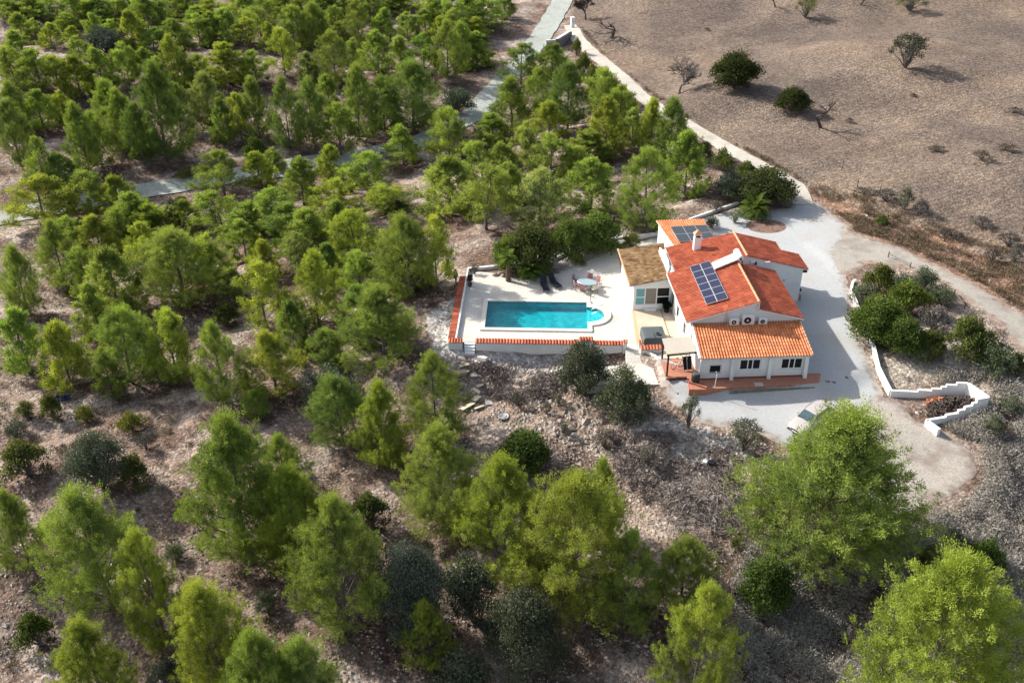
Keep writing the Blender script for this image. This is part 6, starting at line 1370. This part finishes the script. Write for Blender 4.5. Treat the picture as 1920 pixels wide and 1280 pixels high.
# palms
M_PALM = foliage('palm_leaflets', (0.055, 0.085, 0.018), (0.15, 0.19, 0.045), .25)
M_PALMT = mat('palm_trunk_bark', (.12, .075, .055), .95, var=.4, scale=8, bump=.9, bscale=16)
def palm(lab, loc, trunk_h, r0_, r1_, nf, fl, col, seed, lean=(0, 0), drop=1.0):
    q = random.Random(seed); t = empty('palm_tree', loc, 0, lab, 'palm')
    mb = MB(); k = 14; pts = []; rr = []
    for i in range(k + 1):
        s = i / k; pts.append((lean[0] * s, lean[1] * s, trunk_h * s)); rr.append((r0_ + (r1_ - r0_) * s) * (1.10 if i % 2 else .93))
    mb.tube(pts, rr, 12); mb.build('trunk', M_PALMT, t)
    V = []; T = []; st = MB(); top = Vector((lean[0], lean[1], trunk_h))
    for i in range(nf):
        az = i * 2.4 + q.uniform(-.2, .2); el = 1.35 - 1.35 * (i / nf) ** .8 * drop; L_ = fl * q.uniform(.8, 1.1); P = [top.copy()]; d = Vector((math.cos(az) * math.cos(el), math.sin(az) * math.cos(el), math.sin(el)))
        for s in range(10): d = (d + Vector((0, 0, -.085 - .02 * s))).normalized(); P.append(P[-1] + d * L_ / 10)
        st.tube(P, [.03 * (1 - s / 11) + .005 for s in range(11)], 4, cap=False)
        for s in range(1, 11):
            for sub in (0, .33, .66):
                p = P[s - 1].lerp(P[s], sub); dd = (P[s] - P[s - 1]).normalized(); side = dd.cross(Vector((0, 0, 1))).normalized(); up = side.cross(dd)
                ll = fl * .26 * math.sin(math.pi * min(1, (s + sub) / 11 + .08)) + .05
                for sg in (-1, 1):
                    e = p + (side * sg * .85 + dd * .45 + up * .18).normalized() * ll + Vector((0, 0, -ll * .15)); w = dd * ll * .085
                    m2 = p.lerp(e, .5); V += [p - w, m2 + w * .9, e, m2 - w * .9 + Vector((0, 0, .002))]; T += [q.uniform(.1, .9)] * 4
    me = np_mesh('fronds', np.array([tuple(v) for v in V]), np.arange(len(V)).reshape(-1, 4), M_PALM, {'tone': T}); o = bpy.data.objects.new('fronds', me); o.color = (*col, 1); link(o, t)
    st.build('frond_stalks', mat('palm_stalk', (.16, .17, .06), .8), t)
palm('slim palm with a bare trunk at the left of the terrace bed', pw(1.72, 9.05, 0), 2.5, .26, .15, 16, 1.35, (.95, 1.1, .8), 3)
palm('stocky palm with a thick short trunk behind the loungers', pw(4.05, 9.75, 0), .85, .36, .30, 26, 2.0, (.6, .8, .6), 4)
B = gpix(1413, 405); palm('date palm with a stout trunk and arching fronds by the carob', B, .85, .42, .36, 34, 2.6, (.72, .82, .6), 5)
B = pw(8.98, 12.6, -.01); palm('small yucca-like palm right of the clipped round bush', B, .25, .06, .05, 14, .62, (1.1, 1.2, .8), 6, drop=.8)
# potted plant inside the terrace corner, pot by the wall
t = pthing('potted_plant', -1.95, 7.9, 0, 0, 'dark potted plant standing inside the left terrace wall', 'plant'); MB().lathe([(.16, 0), (.24, .34)], n=14).build('pot', mat('dark_clay', (.10, .035, .03), .7), t)
o = bpy.data.objects.new('leaves', B_OL[0]['crown']); o.scale = (.22, .22, .42); o.location = (0, 0, .3); o.color = (.35, .35, .33, 1); link(o, t)
t = pthing('corner_shrub', -1.7, 10.4, 0, 0, 'dry dark shrub filling the back left terrace corner', 'shrub')
for k, key, nm in ((0, 'trunk', 'stems'), (1, 'crown', 'foliage')):
    o = bpy.data.objects.new(nm, B_SC[0][key]); o.scale = (.8, .8, 1.0); o.color = (.42, .42, .36, 1); link(o, t)
for i, (x, y, s) in enumerate(((.35, 10.15, .30), (.75, 10.35, .26), (1.15, 10.0, .28), (1.0, 10.6, .22))):
    o = MB().lathe([(.3, 0), (1, .25), (.95, .7), (.4, 1.05), (.05, 1.1)], n=9).build('border_rock', M_STONE if i != 1 else mat('pinkish_rock', (.40, .26, .22), .9, var=.3), None, pw(x, y, -.02), smooth=True); o.scale = (s, s * .8, s * .9); o.rotation_euler = (0, 0, i)
    tag(o, ('leftmost pale rock beside the slim palm', 'pinkish rock beside the slim palm', 'rock touching the slim palm trunk', 'small rock behind the slim palm')[i], 'rock')
# round bed in the yard with ring of stones
c = gpix(1436, 425); n = 22; ell = [(c.x + 2.15 * math.cos(6.283 * k / n), c.y + 1.75 * math.sin(6.283 * k / n)) for k in range(n)]
drape('round_bed', ell, .075, M_SOILBED, .6)
q = random.Random(3)
mb = MB()
for k in range(38):
    a = 6.283 * k / 38; s = q.uniform(.08, .14); x = c.x + 2.2 * math.cos(a); y = c.y + 1.8 * math.sin(a); mb.lathe([(s * .7, 0), (s, s * .6), (s * .4, s * 1.1)], (x, y, -.03), 6)
tag(mb.build('stone_ring', M_STONE), 'ring of small stones round the brown flower bed in the yard', 'stone ring')
B = gpix(1436, 420); place(B_SC[1], 'dry_bush', B, .9, .6, 0, (.6, .42, .3), 'withered brown plant in the round stone-ringed bed', 'plant', None, ('stems', 'foliage'))
# gate pillar and old abutment at the road
B = gpix(1073, 53); t = empty('gate_pillar', B, .3, 'white gate pillar where the drive leaves the road', 'pillar'); MB().box(-.32, .32, -.3, .3, -.2, 1.9).build('pillar_body', M_WHITE, t); MB().box(-.38, .38, -.36, .36, 1.9, 2.0).build('pillar_cap', M_WHITE, t)
MB().box(-.1, .2, -.33, -.301, .9, 1.4).build('letter_box', M_METAL, t)
t = empty('culvert_wall', gpix(1056, 84), -.45, 'short dark-faced wall standing between road and drive', 'wall'); MB().box(-.35, .35, -2.6, 3.2, -.6, 1.6).build('wall_body', mat('stained_wall', (.12, .115, .11), .9, var=.4, scale=1.2), t); MB().box(-.42, .1, -2.7, 3.3, 1.6, 1.7).build('wall_top', M_WHITE, t)
t = empty('culvert_kerb', gpix(1040, 80), .1, 'broken white kerb at the lower end of the road lay-by', 'kerb'); MB().prism([(-1.6, 0, 0), (1.4, .2, 0), (1.5, .55, 0), (-1.5, .4, 0)], (0, 0, .45)).build('kerb_body', M_OLDWHITE, t)
# road marker posts, fence posts along the field
for i, (x, y) in enumerate(((298, 378), (351, 368))):
    B = gpix(x, y); t = empty('marker_post', B, 0, ('left', 'right')[i] + ' one of two thin posts on the near edge of the road', 'post', 'marker posts'); MB().tube([(0, 0, -.1), (0, 0, 1.15)], .04, 6).build('post', M_CONC, t); MB().lathe([(.05, 1.15), (.05, 1.25)], n=6).build('post_top', M_BLACK, t)
FP = [(1578,320),(1606,356),(1648,366),(1700,384),(1916,438)]
for i, (x, y) in enumerate(FP):
    B = gpix(x, y); t = empty('fence_post', B, 0, ('dark stump-like post standing in the field above the bank', 'first thin fence post above the red bank', 'second thin fence post above the red bank', 'third thin fence post, beside the broom bush', 'fence post at the right edge above the bank')[i], 'post', 'posts above the bank')
    MB().tube([(0, 0, -.2), (.02, 0, .8), (.03, .01, 1.35)], [.05, .045, .04], 6).build('post', M_DTWIG, t); MB().tube([(-.05, 0, 1.2), (.08, .02, 1.22)], .02, 4).build('wire_tie', M_METAL, t)
# fallen rails of the garden bed
for (a, b, lab) in (((1665, 483), (1706, 502), 'dark rail lying along the upper edge of the garden bed'), ((1788, 556), (1808, 578), 'pale broken rail lower at the right edge of the bed')):
    P, Q = gpix(*a), gpix(*b); t = empty('fallen_rail', P, 0, lab, 'rail'); d = Q - P; MB().tube([Vector((0, 0, .45)), d * .5 + Vector((0, 0, .42)), d + Vector((0, 0, .35))], .05, 6).build('rail', M_TWIG, t)
    MB().tube([(0, 0, -.1), (0, 0, .7)], .05, 6).tube([d, d + Vector((0, 0, .6))], .05, 6).build('rail_posts', M_DTWIG, t)
# black bucket-like pit on the slope, pale tub
B = gpix(1333, 872); t = empty('pipe_mouth', B, -.4, 'dark square pipe mouth with a white lid on the pale bank', 'pipe'); MB().box(-.25, .25, -.22, .22, -.3, .34).build('pipe_body', M_BLACK, t, bevel=.03); MB().box(-.62, -.28, -.2, .2, 0, .30).build('lid', M_OLDWHITE, t, bevel=.05)
B = gpix(944, 783); t = empty('old_basin', B, 0, 'grey basin lying on the stony slope below the rubble', 'basin'); MB().lathe([(.3, 0), (.46, .14), (.48, .2), (.40, .2), (.25, .06)], n=18).build('bowl', M_METAL, t, smooth=True); MB().tube([(.47 * math.cos(k * .35), .47 * math.sin(k * .35), .2) for k in range(19)], .02, 5).build('rim', M_DARK, t)
B = gpix(1846, 1013); t = empty('old_tub', B, 0, 'pale oval tub rim beside the fresh green bush', 'tub'); MB().lathe([(.3, 0), (.42, .12), (.45, .18), (.36, .18), (.25, .05)], n=18).build('bowl', M_OLDWHITE, t, smooth=True); MB().tube([(.45 * math.cos(k * .35), .45 * math.sin(k * .35), .18) for k in range(19)], .02, 5).build('rim', M_OLDWHITE, t)
B = gpix(110, 750); t = empty('blue_tarpaulin', B, .4, 'crumpled dark blue tarpaulin in the shade right of the young pine', 'tarpaulin')
q = random.Random(8); mb = MB(); n = 7
mb.add([(-.9 + 1.8 * i / n, -.5 + j / n, .06 + q.uniform(0, .25)) for j in range(n + 1) for i in range(n + 1)], [(j * (n + 1) + i, j * (n + 1) + i + 1, (j + 1) * (n + 1) + i + 1, (j + 1) * (n + 1) + i) for j in range(n) for i in range(n)]); mb.build('sheet', mat('dark_blue_plastic', (.012, .02, .10), .5), t)

# ------------------------------------------------------------------ the parked car
def car():
    fw = Vector((-.79, -.61, 0)); yaw = math.atan2(fw.y, fw.x); c = Vector((23.55, 60.75, 0)); c.z = tz(c.x, c.y) + .04
    t = empty('parked_car', c, yaw, 'beige saloon car parked on the gravel, half hidden by the largest pine', 'car')
    zf = tz(c.x + fw.x * 1.3, c.y + fw.y * 1.3); zr_ = tz(c.x - fw.x * 1.3, c.y - fw.y * 1.3); t.rotation_euler = (0, -math.atan2(zf - zr_, 2.6), yaw)
    M_P = mat('champagne_car_paint', (.52, .47, .43), .28, metal=.25, spec=.5); M_G = mat('car_glass', (.03, .07, .085), .05, spec=.9)
    # body lofted from cross-sections along x (front is +x): (x, half width, sill z, shoulder z, top z)
    S = [(2.12, .62, .34, .56, .60), (2.06, .74, .26, .62, .68), (1.85, .81, .22, .70, .77), (1.4, .84, .2, .76, .84), (.95, .85, .2, .82, .90), (.2, .86, .2, .86, .92), (-.8, .86, .2, .88, .93), (-1.4, .85, .2, .88, .95), (-1.85, .82, .24, .86, .93), (-2.08, .74, .3, .78, .84), (-2.14, .62, .4, .66, .7)]
    V = []; 
    for x, w, z0, z1, z2 in S: V += [(x, -w * .9, z0), (x, -w, (z0 + z1) / 2), (x, -w * .97, z1), (x, -w * .78, z2), (x, 0, z2 + .035), (x, w * .78, z2), (x, w * .97, z1), (x, w, (z0 + z1) / 2), (x, w * .9, z0)]
    n = 9; Fc = [(i * n + k, (i + 1) * n + k, (i + 1) * n + k + 1, i * n + k + 1) for i in range(len(S) - 1) for k in range(n - 1)] + [(i * n, i * n + n - 1, (i + 1) * n + n - 1, (i + 1) * n) for i in range(len(S) - 1)] + [tuple(range(n))[::-1], tuple((len(S) - 1) * n + k for k in range(n))]
    b = MB().add(V, Fc).build('body', M_P, t, smooth=True); sd = b.modifiers.new('s', 'SUBSURF'); sd.levels = 1; sd.render_levels = 2
    # cabin: glass house and roof
    lo = [(.98, .70, .90), (.5, .76, .92), (-.9, .76, .93), (-1.62, .68, .93)]; hi = [(.32, .55, 1.34), (0, .60, 1.39), (-.8, .60, 1.39), (-1.22, .55, 1.33)]
    g = MB(); g.add([(x, s * w, z) for s in (-1, 1) for x, w, z in lo] + [(x, s * w, z) for s in (-1, 1) for x, w, z in hi], [(0, 1, 9, 8), (1, 2, 10, 9), (2, 3, 11, 10), (5, 4, 12, 13), (6, 5, 13, 14), (7, 6, 14, 15), (4, 0, 8, 12), (3, 7, 15, 11)]).build('windows', M_G, t)
    r = MB(); r.add([(x, y * w, z + (.03 if y == 0 else .0)) for x, w, z in hi for y in (-1, -.5, 0, .5, 1)], [(i * 5 + k, (i + 1) * 5 + k, (i + 1) * 5 + k + 1, i * 5 + k + 1) for i in range(3) for k in range(4)])
    r.add([(x, y * w, z - .03) for x, w, z in hi for y in (-1, 1)], [(0, 1, 3, 2), (2, 3, 5, 4), (4, 5, 7, 6)]); r.build('roof', M_P, t, smooth=True)
    p = MB()
    for s in (-1, 1):
        for (a, c_) in ((lo[0], hi[0]), (lo[3], hi[3])): p.tube([(a[0], s * a[1], a[2]), (c_[0], s * c_[1], c_[2])], .035, 6)
        p.tube([(-.25, s * .765, .92), (-.3, s * .605, 1.38)], .03, 6); p.tube([(h[0], s * h[1], h[2]) for h in hi], .035, 6)
    p.tube([(hi[0][0], -hi[0][1], hi[0][2]), (hi[0][0], hi[0][1], hi[0][2])], .03, 6); p.build('pillars', M_P, t)
    for s in (-1, 1):
        MB().box(.62, .80, s * .80 if s > 0 else -.98, .98 if s > 0 else -.80, .93, 1.05).build('door_mirror', M_P, t, bevel=.03)
        MB().prism([(2.02, s * .42, .52), (1.80, s * .78, .55), (1.72, s * .80, .68), (2.0, s * .44, .66)], (.06, 0, 0)).build('headlight', mat('headlight_glass', (.7, .72, .74), .1, spec=.8), t)
        MB().box(-2.13, -2.06, s * .74 if s < 0 else .46, -.46 if s < 0 else .74, .62, .78).build('tail_light', mat('red_lens', (.35, .01, .01), .2), t)
        for x in (1.32, -1.32):
            w_ = MB().lathe([(.22, -.1), (.31, -.09), (.33, -.04), (.33, .04), (.31, .09), (.22, .1)], n=22).build('tyre', M_BLACK, t, (x, s * .78, .31), smooth=True); w_.rotation_euler = (math.pi / 2, 0, 0)
            MB().lathe([(.05, -.105), (.20, -.095), (.21, .095), (.05, .105)], n=12).build('rim', M_METAL, w_)
    MB().box(2.05, 2.14, -.34, .34, .48, .62).build('grille', M_BLACK, t, bevel=.01); MB().box(2.0, 2.16, -.70, .70, .30, .40).build('bumper_trim', M_DARK, t, bevel=.02)
    MB().box(2.15, 2.165, -.24, .24, .40, .50).build('number_plate', M_FRAME, t)
    MB().tube([(.98, -.6, .925), (.75, -.05, 1.06)], .012, 4).tube([(.98, .05, .925), (.75, .55, 1.06)], .012, 4).build('wipers', M_BLACK, t)
car()

# ------------------------------------------------------------------ the person beside the left terrace wall
def person():
    B = pw(-3.45, 8.95); B.z = tz(B.x, B.y)
    t = empty('person', B, 2.6, 'person in a dark jacket and pale trousers walking outside the left terrace wall', 'person')
    J = {}; v = []; r = []; e = []
    def j(n_, p, rad): J[n_] = len(v); v.append(p); r.append(rad)
    j('pelvis', (0, 0, .95), .15); j('waist', (0, .01, 1.08), .13); j('chest', (0, .0, 1.28), .16); j('neck', (0, 0, 1.46), .055); j('jaw', (0, -.02, 1.53), .06); j('head', (0, -.01, 1.62), .095); j('crown_', (0, .01, 1.70), .075)
    for s, n_ in ((-1, 'l'), (1, 'r')):
        st = .16 * s
        j('hip' + n_, (.09 * s, 0, .90), .10); j('knee' + n_, (.10 * s, -.06 - st * .6, .50), .062); j('ank' + n_, (.10 * s, .04 - st * 1.4, .10), .042); j('toe' + n_, (.11 * s, -.12 - st * 1.4, .04), .038)
        j('sho' + n_, (.19 * s, 0, 1.40), .065); j('elb' + n_, (.25 * s, .05 + st * .5, 1.13), .045); j('wri' + n_, (.23 * s, -.06 + st * .7, .90), .030); j('palm' + n_, (.225 * s, -.08 + st * .7, .83), .034)
        for k in range(4): j(f'f{n_}{k}', (.225 * s + (k - 1.5) * .004, -.115 + k * .02 + st * .7, .76 - (.01 if k in (1, 2) else 0)), .009); j(f'g{n_}{k}', (.215 * s, -.125 + k * .02 + st * .7, .72 - (.01 if k in (1, 2) else 0)), .008)
        j('th' + n_, (.21 * s, -.13 + st * .7, .81), .010)
    E_ = [('pelvis', 'waist'), ('waist', 'chest'), ('chest', 'neck'), ('neck', 'jaw'), ('jaw', 'head'), ('head', 'crown_')]
    for n_ in 'lr':
        E_ += [('pelvis', 'hip' + n_), ('hip' + n_, 'knee' + n_), ('knee' + n_, 'ank' + n_), ('ank' + n_, 'toe' + n_), ('chest', 'sho' + n_), ('sho' + n_, 'elb' + n_), ('elb' + n_, 'wri' + n_), ('wri' + n_, 'palm' + n_), ('palm' + n_, 'th' + n_)]
        for k in range(4): E_ += [('palm' + n_, f'f{n_}{k}'), (f'f{n_}{k}', f'g{n_}{k}')]
    def skin(name, keep, m_, grow=1.0, lvl=1):
        ids = {n_: i for i, n_ in enumerate(keep)}; me = bpy.data.meshes.new(name); me.from_pydata([v[J[n_]] for n_ in keep], [(ids[a], ids[b]) for a, b in E_ if a in ids and b in ids], [])
        o = bpy.data.objects.new(name, me); link(o, t); sk = o.modifiers.new('skin', 'SKIN'); sk.use_smooth_shade = True
        lay = me.skin_vertices[0] if len(me.skin_vertices) else None
        if lay is None:
            bpy.context.view_layer.objects.active = o; lay = me.skin_vertices[0]
        for i, n_ in enumerate(keep): rr = r[J[n_]] * grow; lay.data[i].radius = (rr, rr); lay.data[i].use_root = (i == 0)
        sb = o.modifiers.new('sub', 'SUBSURF'); sb.levels = lvl; sb.render_levels = lvl; me.materials.append(m_); return o
    skin('body', list(J), mat('skin', (.45, .27, .19), .6), .93, 2)
    skin('jacket', ['waist', 'chest', 'neck', 'shol', 'elbl', 'wril', 'shor', 'elbr', 'wrir', 'pelvis'], mat('navy_jacket', (.012, .014, .028), .9), 1.14)
    skin('trousers', ['pelvis', 'hipl', 'kneel', 'ankl', 'hipr', 'kneer', 'ankr'], mat('khaki_trousers', (.24, .20, .14), .9), 1.12)
    for s in (-1, 1): st = .16 * s; MB().lathe([(.05, 0), (.055, .04), (.04, .09)], n=10).build('shoe', M_BLACK, t, (.105 * s, -.04 - st * 1.4, 0), smooth=True).scale = (1, 2.4, 1)
    h_ = MB().lathe([(.095, 0), (.105, .05), (.095, .10), (.05, .14), (.01, .15)], n=14).build('hair', mat('dark_hair', (.025, .018, .014), .8), t, (0, .015, 1.60), smooth=True)
person()
